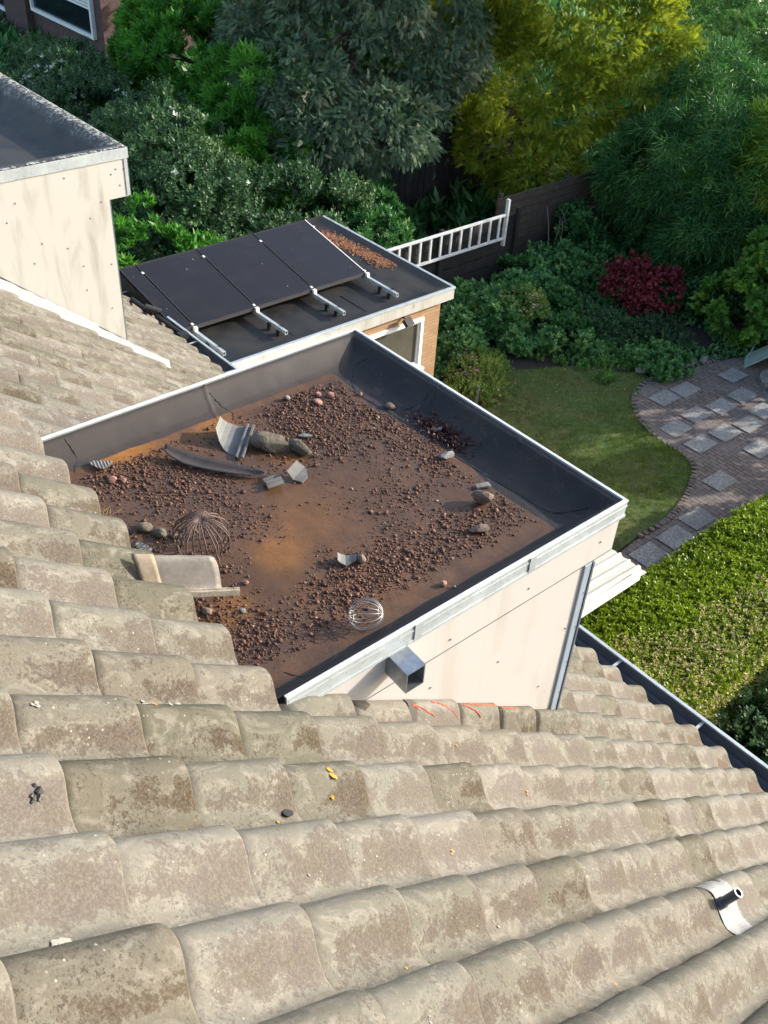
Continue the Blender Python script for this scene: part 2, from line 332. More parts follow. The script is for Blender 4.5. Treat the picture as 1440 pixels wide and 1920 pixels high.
M['L_bed'] = leafmat('perennial_leaf', (0.05, 0.16, 0.06), (0.15, 0.34, 0.10), (0.32, 0.48, 0.14), trans=0.3)
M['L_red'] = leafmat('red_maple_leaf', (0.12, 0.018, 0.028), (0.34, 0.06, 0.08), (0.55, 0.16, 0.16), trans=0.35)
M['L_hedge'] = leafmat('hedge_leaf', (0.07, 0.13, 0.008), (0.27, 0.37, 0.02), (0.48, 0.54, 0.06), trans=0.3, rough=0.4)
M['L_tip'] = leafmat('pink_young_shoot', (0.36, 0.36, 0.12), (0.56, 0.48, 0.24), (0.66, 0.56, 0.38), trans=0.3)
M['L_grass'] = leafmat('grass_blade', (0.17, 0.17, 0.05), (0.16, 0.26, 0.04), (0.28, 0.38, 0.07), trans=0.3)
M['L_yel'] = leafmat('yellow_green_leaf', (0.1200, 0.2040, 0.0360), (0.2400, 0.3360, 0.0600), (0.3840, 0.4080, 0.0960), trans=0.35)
M['L_moss'] = leafmat('ochre_green_leaf', (0.06, 0.065, 0.012), (0.12, 0.115, 0.02), (0.16, 0.15, 0.03), trans=0.2)
M['petal'] = leafmat('white_petal', (0.62, 0.64, 0.58), (0.75, 0.76, 0.72), None, trans=0.3)
M['petal_pink'] = leafmat('pink_petal', (0.45, 0.22, 0.22), (0.60, 0.36, 0.33), None, trans=0.3)
M['petal_blue'] = leafmat('blue_petal', (0.10, 0.09, 0.42), (0.18, 0.16, 0.6), None, trans=0.3)
M['petal_yel'] = leafmat('yellow_petal', (0.6, 0.5, 0.05), (0.75, 0.62, 0.08), None, trans=0.3)
M['dry'] = leafmat('dry_brown_leaf', (0.16, 0.10, 0.05), (0.30, 0.20, 0.10), (0.42, 0.30, 0.16), trans=0.1)
M['litter'] = leafmat('dark_red_litter', (0.04, 0.018, 0.014), (0.09, 0.035, 0.03), (0.14, 0.06, 0.05), trans=0.0)

# ------------------------------------------------------------ object helpers
def tag(o, label=None, cat=None, group=None, kind=None):
    if label: o['label'] = label
    if cat: o['category'] = cat
    if group: o['group'] = group
    if kind: o['kind'] = kind
    return o
def empty(name, loc, label, cat, group=None, rz=0.0):
    o = bpy.data.objects.new(name, None); C.objects.link(o); o.location = loc; o.rotation_euler = (0, 0, rz)
    o.empty_display_size = 0.1
    return tag(o, label, cat, group)
def woff(p):
    v = Vector((0, 0, 0))
    while p is not None: v = v + p.location; p = p.parent
    return v
def npmesh(name, v, f, mats, parent=None, smooth=False, attrs=None, matidx=None, uv=None):
    """v (n,3); f (m,k) array of equal-size polygons or list of arrays"""
    v = np.asarray(v, float)
    v = v - np.array(woff(parent))
    fl = f if isinstance(f, list) else [f]
    fl = [np.asarray(a, dtype=np.int32) for a in fl if len(a)]
    me = bpy.data.meshes.new(name)
    loops = np.concatenate([a.ravel() for a in fl]); tot = np.concatenate([np.full(len(a), a.shape[1]) for a in fl])
    start = np.concatenate([[0], np.cumsum(tot)[:-1]])
    me.vertices.add(len(v)); me.vertices.foreach_set('co', v.ravel())
    me.loops.add(len(loops)); me.loops.foreach_set('vertex_index', loops)
    me.polygons.add(len(tot)); me.polygons.foreach_set('loop_start', start.astype(np.int32)); me.polygons.foreach_set('loop_total', tot.astype(np.int32))
    if matidx is not None: me.polygons.foreach_set('material_index', np.asarray(matidx, dtype=np.int32))
    me.polygons.foreach_set('use_smooth', np.full(len(tot), bool(smooth)))
    for m in (mats if isinstance(mats, (list, tuple)) else [mats]): me.materials.append(m)
    for k, a in (attrs or {}).items():
        at = me.attributes.new(k, 'FLOAT', 'POINT'); at.data.foreach_set('value', np.asarray(a, dtype=np.float32))
    if uv is not None:
        l = me.uv_layers.new(name='UVMap'); l.data.foreach_set('uv', np.asarray(uv, dtype=np.float32)[loops].ravel())
    me.update(calc_edges=True); me.validate()
    o = bpy.data.objects.new(name, me); C.objects.link(o)
    if parent is not None: o.parent = parent
    return o
class MB:
    def __init__(s): s.v = []; s.f = []; s.mi = []; s.cur = 0
    def poly(s, pts):
        b = len(s.v); s.v += [tuple(p) for p in pts]; s.f.append(list(range(b, b + len(pts)))); s.mi.append(s.cur)
    def faces(s, pts, fs):
        b = len(s.v); s.v += [tuple(p) for p in pts]
        for f in fs: s.f.append([b + i for i in f]); s.mi.append(s.cur)
    def box(s, a, b, frame=None):
        (x0, y0, z0), (x1, y1, z1) = a, b
        P = [(x0, y0, z0), (x1, y0, z0), (x1, y1, z0), (x0, y1, z0), (x0, y0, z1), (x1, y0, z1), (x1, y1, z1), (x0, y1, z1)]
        if frame is not None: P = [tuple(frame @ Vector(p)) for p in P]
        s.faces(P, [(0, 3, 2, 1), (4, 5, 6, 7), (0, 1, 5, 4), (1, 2, 6, 5), (2, 3, 7, 6), (3, 0, 4, 7)])
    def tube(s, pts, r, n=8, cap=True):
        pts = [Vector(p) for p in pts]; rs = r if isinstance(r, (list, tuple)) else [r] * len(pts)
        b = len(s.v); prev = None
        for i, p in enumerate(pts):
            d = (pts[min(i + 1, len(pts) - 1)] - pts[max(i - 1, 0)]).normalized()
            if prev is None: a = d.orthogonal().normalized()
            else:
                a = prev - d * prev.dot(d)
                a = a.normalized() if a.length > 1e-6 else d.orthogonal().normalized()
            prev = a; c = d.cross(a)
            for k in range(n):
                t = 2 * math.pi * k / n; s.v.append(tuple(p + rs[i] * (a * math.cos(t) + c * math.sin(t))))
        for i in range(len(pts) - 1):
            for k in range(n):
                k2 = (k + 1) % n; s.f.append([b + i * n + k, b + i * n + k2, b + (i + 1) * n + k2, b + (i + 1) * n + k]); s.mi.append(s.cur)
        if cap:
            s.f.append([b + k for k in range(n)][::-1]); s.mi.append(s.cur)
            s.f.append([b + (len(pts) - 1) * n + k for k in range(n)]); s.mi.append(s.cur)
    def build(s, name, mats, parent=None, smooth=False, bevel=0.0):
        me = bpy.data.meshes.new(name); off = woff(parent)
        me.from_pydata([tuple(Vector(p) - off) for p in s.v], [], s.f); me.update()
        for m in (mats if isinstance(mats, (list, tuple)) else [mats]): me.materials.append(m)
        me.polygons.foreach_set('material_index', s.mi)
        if smooth: me.polygons.foreach_set('use_smooth', [True] * len(s.f))
        o = bpy.data.objects.new(name, me); C.objects.link(o)
        if parent is not None: o.parent = parent
        if bevel:
            bv = o.modifiers.new('bevel', 'BEVEL'); bv.width = bevel; bv.segments = 2; bv.limit_method = 'ANGLE'
        return o
def build_each(m, name, mat, parent=None, **k):
    """every connected piece becomes an object of its own"""
    n = len(m.v); par = list(range(n))
    def fd(a):
        while par[a] != a: par[a] = par[par[a]]; a = par[a]
        return a
    for f in m.f:
        for i in f[1:]: par[fd(i)] = fd(f[0])
    groups = {}
    for f in m.f: groups.setdefault(fd(f[0]), []).append(f)
    out = []
    for fs in groups.values():
        q = MB(); mp = {}
        for f in fs:
            for i in f:
                if i not in mp: mp[i] = len(q.v); q.v.append(m.v[i])
            q.f.append([mp[i] for i in f]); q.mi.append(0)
        out.append(q.build(name, mat, parent, **k))
    return out
def tubes(name, paths, r, mat, parent=None, n=6):
    m = MB()
    for p in paths: m.tube(p, r, n)
    return m.build(name, mat, parent, smooth=True)
def vnoise(p, s, seed=0):
    """cheap smooth pseudo-noise in -1..1 for arrays (n,3)"""
    r = np.random.default_rng(seed); out = np.zeros(len(p))
    for i in range(6):
        d = r.normal(size=3); d /= np.linalg.norm(d)
        out += np.sin((p @ d) * s * (0.7 + 0.35 * i) + r.uniform(0, 6.28)) / (1 + 0.25 * i)
    return out / 2.6
def fbm(p, s, seed=0, o=3):
    out = 0; a = 1.0
    for i in range(o): out = out + a * vnoise(p, s * 2 ** i, seed + i); a *= .5
    return out / 1.75

# ------------------------------------------------------------ foliage helpers
def leafquad(L, wd, fold=0.25, pitch=0.3, droop=0.0, yaw=0.0, base=(0, 0, 0), roll=0.0, segs=1):
    """leaf pointing along +Z-ish ; returns verts, quads. two folded halves (diamond shape)"""
    h = wd / 2
    P = np.array([(0, 0, 0), (h, -fold * h, L * .45), (0, 0, L), (-h, -fold * h, L * .45), (0, 0.0, L * .45)])
    P[2, 1] -= droop * L; P[:, 1] -= 0
    cr, sr = math.cos(roll), math.sin(roll); P = P @ np.array([[cr, sr, 0], [-sr, cr, 0], [0, 0, 1]])
    c, s_ = math.cos(pitch), math.sin(pitch); P = P @ np.array([[1, 0, 0], [0, c, -s_], [0, s_, c]])
    c, s_ = math.cos(yaw), math.sin(yaw); P = P @ np.array([[c, s_, 0], [-s_, c, 0], [0, 0, 1]])
    return P + np.array(base), np.array([(0, 1, 2, 3)])
def join(parts):
    V = []; F = []; b = 0
    for v, f in parts: V.append(v); F.append(f + b); b += len(v)
    return np.concatenate(V), np.concatenate(F)
def strip4(P): return P[:4]
def L4(*a, **k):
    v, f = leafquad(*a, **k); return v[:4], f
R_ = random.Random(3)
def p_rosette(L=.12, wd=.042, n=8, spread=1.1):
    return join([L4(L * R_.uniform(.75, 1.1), wd * R_.uniform(.85, 1.1), .3, spread * R_.uniform(.55, 1.2), .15, 2.4 * i, (0, 0, -.01 * i)) for i in range(n)])
def p_sprig(L=.04, wd=.022, n=9, H=.10):
    return join([L4(L, wd, .2, R_.uniform(.6, 1.3), .1, 2.4 * i, (0, 0, H * i / n)) for i in range(n)])
def p_spray(H=.26, n=7, wd=.03, L=.11):
    parts = []
    for i in range(n):
        t = i / n
        for sd in (-1, 1):
            v, f = L4(L * (1 - .5 * t) * R_.uniform(.8, 1.2), wd, .3, .0, .15)
            a = sd * R_.uniform(.5, .8); c, s_ = math.cos(a), math.sin(a)
            v = v @ np.array([[c, 0, -s_], [0, 1, 0], [s_, 0, c]])
            v = v + np.array((0, R_.uniform(-.012, .012) - .05 * t * t, H * t)); parts.append((v, f))
    parts.append(L4(L * .7, wd, .3, .0, .3, 0, (0, -.05, H * .93)))
    return join(parts)
def p_bamboo(L=.17, wd=.02, n=7):
    return join([L4(L * R_.uniform(.7, 1.15), wd, .2, R_.uniform(.5, 1.5), .35, 2.4 * i, (0, 0, .03 * i)) for i in range(n)])
def p_fern(L=.32, n=7):
    parts = []
    for k in range(5):
        yaw = 2 * math.pi * k / 5 + R_.uniform(-.3, .3)
        for i in range(n):
            t = (i + 1) / n; y = L * t * .85; z = L * (.9 * t - .75 * t * t)
            for sd in (-1, 1):
                v, f = L4(.10 * math.sin(math.pi * (.15 + .8 * t)) + .02, .024, .2, 0, .1)
                a = sd * 1.15; c, s_ = math.cos(a), math.sin(a)
                v = v @ np.array([[c, 0, -s_], [0, 1, 0], [s_, 0, c]]); v = v[:, [0, 2, 1]] + np.array((0, y, z))
                c, s_ = math.cos(yaw), math.sin(yaw); v = v @ np.array([[c, s_, 0], [-s_, c, 0], [0, 0, 1]]); parts.append((v, f))
    return join(parts)
def p_blade(n=5, H=.045):
    return join([L4(H * R_.uniform(.6, 1.2), .006, 0, R_.uniform(.1, .9), .3, R_.uniform(0, 6.28), (R_.uniform(-.03, .03), R_.uniform(-.03, .03), 0)) for _ in range(n)])
def p_sword(n=10, H=.4):
    return join([L4(H * R_.uniform(.6, 1.1), .022, .1, R_.uniform(.15, .9), .45, 2.4 * i) for i in range(n)])
def frames(dirs, rg, spin=True):
    """rotation matrices whose local Z is dirs"""
    z = dirs / np.linalg.norm(dirs, axis=1)[:, None]
    up = np.tile(np.array([0., 0., 1.]), (len(z), 1)); up[np.abs(z[:, 2]) > .95] = (1, 0, 0)
    x = np.cross(up, z); x /= np.linalg.norm(x, axis=1)[:, None]; y = np.cross(z, x)
    if spin:
        a = rg.uniform(0, 2 * math.pi, len(z)) if spin is True else rg.normal(0, spin, len(z))
        c, s_ = np.cos(a)[:, None], np.sin(a)[:, None]; x, y = x * c + y * s_, -x * s_ + y * c
    return np.stack([x, y, z], axis=1)      # rows are axes
def scatter(protos, pos, dirs, scale, rg, spin=True, tint=None):
    n = len(pos); fr = frames(dirs, rg, spin); idx = rg.integers(0, len(protos), n)
    V = []; F = []; T = []; b = 0
    tint = rg.uniform(0, 1, n) if tint is None else tint
    for k, (pv, pf) in enumerate(protos):
        m = np.where(idx == k)[0]
        if not len(m): continue
        v = np.einsum('ij,njk->nik', pv, fr[m]) * scale[m][:, None, None] + pos[m][:, None, :]
        f = pf[None] + (np.arange(len(m)) * len(pv))[:, None, None] + b
        V.append(v.reshape(-1, 3)); F.append(f.reshape(-1, pf.shape[1])); b += len(m) * len(pv)
        tt = np.clip(tint[m][:, None] + rg.normal(0, .08, (len(m), len(pv))), 0, 1); T.append(tt.ravel())
    return np.concatenate(V), np.concatenate(F), np.concatenate(T)
CAMP = np.array([3.354, -2.827, 2.352])
def shell(lobes, n, rg, thick=.35, gap=.35, gs=3.0, seed=0, cull=True):
    """points through the outer part of a union of ellipsoids, ragged and with gaps"""
    out = []; nor = []
    vol = np.array([abs(l[3] * l[4]) + abs(l[4] * l[5]) + abs(l[3] * l[5]) for l in lobes], float); vol /= vol.sum()
    for (cx, cy, cz, rx, ry, rz), fr in zip(lobes, vol):
        m = int(n * fr * 2.2); d = rg.normal(size=(m, 3)); d /= np.linalg.norm(d, axis=1)[:, None]
        r = 1 - thick * rg.uniform(0, 1, m) ** 1.6
        ctr = np.array((cx, cy, cz)); rr = np.array((rx, ry, rz))
        p = ctr + d * rr * r[:, None]
        r2 = 1 + .24 * fbm(p, gs * .7, seed)
        p = ctr + (p - ctr) * r2[:, None]
        keep = fbm(p, gs * 1.3, seed + 9) > -gap - .0 * r
        keep &= ~((fbm(p, gs * 1.3, seed + 9) < gap - .75) & (r > .8))
        if cull:
            tc = CAMP - ctr; tc /= np.linalg.norm(tc); sdv = np.array(SUN)
            keep &= (d @ tc > -.35) | (rg.uniform(0, 1, m) < .35)
        for (ax, ay, az, bx, by, bz) in lobes:
            if (ax, ay, az) == (cx, cy, cz): continue
            q = (p - np.array((ax, ay, az))) / np.array((bx, by, bz)); keep &= (q * q).sum(1) > .5
        keep &= p[:, 2] > GZ + .05
        out.append(p[keep]); nor.append((d / rr)[keep])
    p = np.concatenate(out); nn = np.concatenate(nor); nn /= np.linalg.norm(nn, axis=1)[:, None]
    if len(p) > n:
        k = rg.permutation(len(p))[:n]; p, nn = p[k], nn[k]
    return p, nn
def tree(name, label, cat, base, lobes, n, protos, mat, scale=1.0, droop=0.0, up=.3, thick=.35, gap=.35, gs=3.0, seed=1,
         trunk=True, group=None, spin=True, crown='crown', tr=.10, flowers=None, jitter=.5, limbs=7, tuft=(20, .2), ztop=9):
    rg = np.random.default_rng(seed + 100); e = empty(name, base, label, cat, group)
    k = max(8, n // tuft[0]); c0, n0 = shell(lobes, k, rg, thick, gap, gs, seed); k = len(c0); q = rg.integers(0, k, n)
    r0 = tuft[1] * rg.uniform(.55, 1.35, k); off = rg.normal(size=(n, 3)); off /= np.linalg.norm(off, axis=1)[:, None]
    sgn = (off * n0[q]).sum(1); off = np.where((sgn < -.2)[:, None], -off, off)
    p = c0[q] + off * (r0[q] * rg.uniform(.3, 1, n) ** .5)[:, None] * np.array((1, 1, .8)); nn = n0[q] * .55 + off * .75; nn /= np.linalg.norm(nn, axis=1)[:, None]
    ok = p[:, 2] > GZ + .02; p, nn, q = p[ok], nn[ok], q[ok]; ct = rg.normal(0, .16, k)[q]
    d = nn + np.array((0, 0, up - droop)) + rg.normal(0, jitter, nn.shape) * .6
    sc = scale * rg.uniform(.7, 1.25, len(p))
    t = np.clip(.40 + ct + .62 * (np.linalg.norm(p - c0[q], axis=1) / tuft[1] - .65) + .22 * fbm(p, 2.2, seed + 5) + rg.normal(0, .12, len(p)), 0, 1)  # brighter young tips; tint also darkens tuft centres as painted inner shade
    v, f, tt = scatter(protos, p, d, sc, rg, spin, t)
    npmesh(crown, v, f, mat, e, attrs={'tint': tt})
    if flowers:
        fm, fn, fs, fp = flowers
        k = rg.permutation(len(p)); k = k[fbm(p[k], 3.5, seed + 31) > .15][:fn]
        v, f, tt = scatter(fp, p[k] + nn[k] * .10, nn[k] + (0, 0, .4), fs * rg.uniform(.7, 1.3, len(k)), rg)
        tag(npmesh('flowers', v, f, fm, e, attrs={'tint': tt}), kind='stuff')
    if trunk:
        m = MB(); b = Vector(base); zt = min(ztop, max(l[2] + l[5] * .3 for l in lobes))
        cx = sum(l[0] for l in lobes) / len(lobes); cy = sum(l[1] for l in lobes) / len(lobes); rr = random.Random(seed)
        top = Vector((cx, cy, zt)); pts = [b.lerp(top, t_) + Vector((rr.uniform(-.04, .04), rr.uniform(-.04, .04), 0)) for t_ in (0, .3, .6, 1)]
        m.tube(pts, [tr, tr * .8, tr * .55, tr * .2], 8)
        for i in range(limbs):
            l = lobes[i % len(lobes)]; s_ = b.lerp(top, rr.uniform(.15, .8)); a = rr.uniform(0, 6.28)
            en = Vector((l[0] + l[3] * .65 * math.cos(a), l[1] + l[4] * .65 * math.sin(a), max(l[2] + l[5] * rr.uniform(-.3, .4), GZ + .3)))
            m.tube([s_, s_.lerp(en, .5) + Vector((0, 0, .08)), en], [tr * .4, tr * .25, tr * .08], 6)
        m.build('trunk', M['trunk'], e, smooth=True)
    return e

# ============================================================ ground, lawn, patio
def sheet(name, pts, z, mat):
    m = MB(); m.poly([(x, y, z) for x, y in pts]); o = m.build(name, mat); return tag(o, kind='structure')
gm = MB(); gm.poly([(-160, -60, GZ), (60, -60, GZ), (60, 160, GZ), (-160, 160, GZ)])
tag(gm.build('ground', M['soil']), kind='structure')
PATIO = [(-1.0, 2.2), (-1.44, 5.68), (-1.46, 6.04), (-1.42, 6.48), (-1.52, 7.01), (-1.74, 7.57), (-1.99, 7.94), (-2.28, 8.03), (-2.67, 8.03),
         (-3.14, 8.19), (-3.5, 8.47), (-3.74, 8.91), (-3.78, 9.31), (-3.72, 9.74), (-3.62, 10.15), (-3.55, 10.6), (-3.3, 11.3), (-2.6, 12.0), (1.0, 12.6), (1.0, 2.2)]
LAWN = [(-7.0, 2.2), (-1.05, 2.2)] + [(x - .03, y) for x, y in PATIO[1:13]] + [(-4.05, 9.35), (-4.5, 9.15), (-4.9, 8.4), (-5.3, 7.6), (-5.6, 6.4), (-6.2, 5.6)]
sheet('lawn', LAWN, GZ + .012, M['lawn'])
def smooth_poly(pts, it=2):
    for _ in range(it):
        q = []
        for i in range(len(pts)):
            a, b = pts[i], pts[(i + 1) % len(pts)]
            q += [(a[0] * .75 + b[0] * .25, a[1] * .75 + b[1] * .25), (a[0] * .25 + b[0] * .75, a[1] * .25 + b[1] * .75)]
        pts = q
    return pts
patio = sheet('patio', smooth_poly(PATIO), GZ + .020, M['paver'])
SL = [(-3.28, 9.48), (-3.32, 9.0), (-2.65, 10.07), (-2.66, 9.53), (-2.75, 9.01), (-3.09, 10.48), (-2.2, 9.96), (-2.12, 9.45), (-2.2, 8.95), (-2.7, 8.45), (-2.24, 8.41),
      (-1.66, 9.01), (-1.55, 7.88), (-1.24, 6.93), (-1.18, 6.38), (-1.18, 5.84), (-2.65, 10.95), (-1.66, 9.95), (-1.7, 10.5), (-2.15, 10.5)]
sv = []; sf = []; stn = []
for i, (x, y) in enumerate(SL):
    a, b = .148, .215; z = GZ + .030 + .002 * (i % 3); q = .012 * math.sin(i * 7.1)
    P = [(-a, -b), (a, -b), (a, b), (-a, b)]
    P = [(x + px - py * q, y + py + px * q, z) for px, py in P]; k = len(sv); sv += P; sf.append((k, k + 1, k + 2, k + 3)); stn += [random.random()] * 4
tag(npmesh('paving_slabs', sv, np.array(sf), M['slab'], attrs={'tint': stn}), kind='structure')
# curved edging of the patio: a row of upright bricks
em = MB(); edge = smooth_poly(PATIO)[6:60]
for i in range(len(edge) - 1):
    a = Vector((*edge[i], 0)); b = Vector((*edge[i + 1], 0)); n_ = max(1, int((b - a).length / .06))
    dr = (b - a).normalized()
    if a.y < 2.6: continue
    for k in range(n_):
        c_ = a.lerp(b, (k + .5) / n_); fr = Matrix.Translation((c_.x, c_.y, GZ)) @ Matrix.Rotation(math.atan2(dr.y, dr.x), 4, 'Z')
        h_ = .045 + random.uniform(-.006, .006); em.box((-.026, -.022, 0), (.026, .055, h_), fr)
tag(em.build('patio_edging', M['paver']), kind='structure')
# grass
def inpoly(p, poly):
    x, y = p[:, 0], p[:, 1]; ins = np.zeros(len(p), bool); j = len(poly) - 1
    for i in range(len(poly)):
        xi, yi = poly[i]; xj, yj = poly[j]
        c_ = ((yi > y) != (yj > y)) & (x < (xj - xi) * (y - yi) / (yj - yi + 1e-12) + xi); ins ^= c_; j = i
    return ins
gp = np.column_stack([rng.uniform(-6.5, -1.2, 26000), rng.uniform(3.8, 9.6, 26000), np.full(26000, GZ + .012)])
gp = gp[inpoly(gp, LAWN)]; gn = fbm(gp, 1.3, 4)
gp = gp[(gn > -.75)]; gn = fbm(gp, 1.3, 4)
bl = [p_blade() for _ in range(4)]
ed = np.clip((gn + .2), 0, 1)
v, f, t_ = scatter(bl, gp, np.tile((0, 0, 1.), (len(gp), 1)), (.75 + .8 * ed) * rng.uniform(.6, 1.2, len(gp)), rng, True, np.clip(.5 - .5 * fbm(gp, 1.0, 8), 0, 1))
tag(npmesh('grass', v, f, M['L_grass'], attrs={'tint': t_}), 'short patchy green lawn grass beside the curved brick path', 'grass', kind='stuff')

# ============================================================ the tiled house
house = empty('tiled_house', (0, 4.0, GZ), 'house with weathered grey-brown pantile roof and two flat-roofed dormers', 'house')
PROF = [(-.058, .016), (-.052, .026), (-.043, .037), (-.031, .0465), (-.016, .0535), (0, .0555), (.016, .054), (.030, .0495), (.043, .0425), (.056, .0335), (.070, .0235), (.085, .0145), (.10, .0075), (.117, .002), (.135, 0), (.152, .001), (.166, .006), (.173, .010)]
PU = np.array([p[0] for p in PROF]); PZ = np.array([p[1] for p in PROF]) * 1.22; NP_ = len(PROF)
LV = np.array([0, .12, .25, .38, .5, .72, .86, .93, .97, .99, 1.0]); LDZ = np.array([0, 0, 0, 0, 0, .001, .0022, .0025, .001, -.0035, -.0105])
def one_tile(x, s, rr, L=None, cut=None, skirt=.019, hr=0):
    """tile whose lower end lies at slope distance s (0 at the dormer roof's back edge)"""
    L = L or G + .05; lift = .022; PU, PZ = (cut or (globals()['PU'], globals()['PZ']))
    yaw = rr.gauss(0, .004); js = rr.gauss(0, .004); jx = rr.gauss(0, .0022); jz = abs(rr.gauss(0, .002))
    tw = rr.gauss(0, .006)
    V = np.zeros((len(LV), NP_, 3)); UV = np.zeros((len(LV), NP_, 2))
    for i, (lv, dz) in enumerate(zip(LV, LDZ)):
        ss = s - L + L * lv + js; h = (PZ + lift * lv + dz + jz * lv + tw * PU * lv) * (1 if not hr else min(1, .12 + lv / hr))
        if i == len(LV) - 1: ss = ss - .004 * 0
        roll_in = -.010 * (PZ / .055) ** 2 * max(0, (lv - .9) * 10) * 0
        uu = x + PU + jx + yaw * (ss - s); sp = ss + roll_in + (.012 * (1 - PZ / .0555) if i == len(LV) - 1 else .012 * (1 - PZ / .0555) * lv)
        V[i, :, 0] = uu; V[i, :, 1] = SC + sp * CS + h * SN; V[i, :, 2] = .045 - sp * SN + h * CS - .0725 / 1.0 * CS
        V[i, :, 1] -= .0725 * SN
        UV[i, :, 0] = (PU + .058) / .231; UV[i, :, 1] = lv
        if cut: V[i, :, 0] = np.maximum(V[i, :, 0], W + .0005)
    v = V.reshape(-1, 3); uv = UV.reshape(-1, 2); F = []
    for i in range(len(LV) - 1):
        a = i * NP_ + np.arange(NP_ - 1); F.append(np.column_stack([a, a + 1, a + NP_ + 1, a + NP_]))
    n0 = len(v); last = V[-1]; th = np.array([0, -SN, -CS]) * skirt
    v = np.concatenate([v, last, last + th]); uv = np.concatenate([uv, UV[-1], UV[-1]])
    a = n0 + np.arange(NP_ - 1); F.append(np.column_stack([a, a + 1, a + NP_ + 1, a + NP_]))
    n1 = len(v); side = V[:, 0]; v = np.concatenate([v, side, side + np.array([-.002, 0, 0]) + np.array([0, -SN, -CS]) * .02]); uv = np.concatenate([uv, UV[:, 0], UV[:, 0]])
    a = n1 + np.arange(len(LV) - 1); F.append(np.column_stack([a + len(LV), a, a + 1, a + len(LV) + 1]))
    if cut:
        n2 = len(v); hd = V[0]; v = np.concatenate([v, hd, hd + np.array([0, -SN, -CS]) * .09]); uv = np.concatenate([uv, UV[0], UV[0]])
        a = n2 + np.arange(NP_ - 1); F.append(np.column_stack([a + 1, a, a + NP_, a + NP_ + 1]))
    return v, np.concatenate(F), uv
TVs = []; TFs = []; TUs = []; TR = []; TR2 = []; b0 = 0; rr = random.Random(11)
HOLE = (2, 2)
for b in range(-34, 13):
    for j in range(-4, 16):
        x = OX + b * TW; s = (j - 2) * G; ymid = SC + s * CS
        # openings taken by the two dormers
        if -.02 < x < W + .02 and ymid > -D + .1 and ymid < -.12: continue
        if x < -3.22 and ymid < .22: continue
        if x + .1 < -3.1 and ymid < .0: continue
        if x > OX + 7.5 * TW and j > 13: pass
        if j == 15 and False: continue
        Lr = s
        v, f, uv = one_tile(x, s, rr, skirt=.055 if (j == 2 and -.2 < x < W) else .019)
        TVs.append(v); TFs.append(f + b0); TUs.append(uv); TR.append(np.full(len(v), rr.random())); TR2.append(np.full(len(v), rr.random())); b0 += len(v)
for j in range(3, 9):        # cut tiles leaning against the dormer cheek
    lf = .004 if j < 5 else .035 + .008 * (j - 5)
    cu = np.linspace(-.02, .085, NP_); cz_ = np.where(cu < 0, .0555 + lf - 2 * cu ** 2, .018 + (.0375 + lf) * (.5 + .5 * np.cos(np.clip(cu / .085, 0, 1) * math.pi)))
    v, f, uv = one_tile(1.724, (j - 2) * G, rr, L=G + (-.004 if j == 3 else .012), cut=(cu, cz_), hr=.45 if j == 3 else 0); TVs.append(v); TFs.append(f + b0); TUs.append(uv); TR.append(np.full(len(v), rr.random())); TR2.append(np.full(len(v), rr.random())); b0 += len(v)
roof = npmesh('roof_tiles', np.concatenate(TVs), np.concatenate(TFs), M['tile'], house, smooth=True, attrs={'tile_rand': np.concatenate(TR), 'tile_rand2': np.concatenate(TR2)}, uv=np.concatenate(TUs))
# boarding under the tiles, house walls
m = MB(); y0, y1 = SC - 6 * G * CS, SC + 13 * G * CS - .05
for xa, xb, ya, yb in ((-6.5, -3.25, .3, y1), (-3.2, .03, y0, y1), (.03, W - .04, y0, SC - .05), (W - .04, 4.6, y0, y1), (.03, W - .04, -.1, y1)):
    m.poly([(xa, ya, roofz(ya, -.03)), (xb, ya, roofz(ya, -.03)), (xb, yb, roofz(yb, -.03)), (xa, yb, roofz(yb, -.03))])
m.build('roof_boarding', M['wood_d'], house)
m = MB(); m.box((-6.5, 1.35, GZ), (4.6, 1.6, -2.72)); m.box((-6.5, -6, GZ), (-6.3, 1.35, -2.5)); m.box((4.4, -6, GZ), (4.6, 1.35, -2.5))
m.build('house_wall', M['brick'], house)
# gutter: half box with a pale rolled outer lip
def gutter(xa, xb, name):
    yg, zg = SC + 13 * G * CS + .0, -2.945
    pr_ = [(-.02, .075), (-.02, -.02), (.0, -.045), (.095, -.045), (.115, -.02), (.115, .085)]
    m = MB(); m.cur = 0
    for (a, c_), (d, e_) in zip(pr_[:-1], pr_[1:]):
        m.poly([(xa, yg + a, zg + c_), (xb, yg + a, zg + c_), (xb, yg + d, zg + e_), (xa, yg + d, zg + e_)])
        m.poly([(xa, yg + a, zg + c_ - .004), (xa, yg + d + .003, zg + e_ - .004), (xb, yg + d + .003, zg + e_ - .004), (xb, yg + a, zg + c_ - .004)])
    g = m.build(name, M['gutter'], house)
    l = MB(); l.box((xa, yg + .110, zg + .083), (xb, yg + .138, zg + .097)); l.box((xa, yg + .120, zg - .02), (xb, yg + .126, zg + .083))
    l.build('gutter_lip', M['alu'], g, bevel=.002)
    k = MB(); xx = xa + .3
    while xx < xb: k.box((xx, yg - .01, zg + .07), (xx + .02, yg + .12, zg + .078)); xx += .72
    build_each(k, 'gutter_bracket', M['alu'], g)
gutter(-6.6, 4.6, 'gutter')

# ---------- dormer builder helpers
# ---------- main dormer
dorm = MB(); dorm.box((.02, -.30, -1.3), (W - .025, -.16, -.13))
dormer = dorm.build('dormer', M['cream'], house)
def sub(m, name, mat, parent=dormer, **k): return m.build(name, mat, parent, **k)
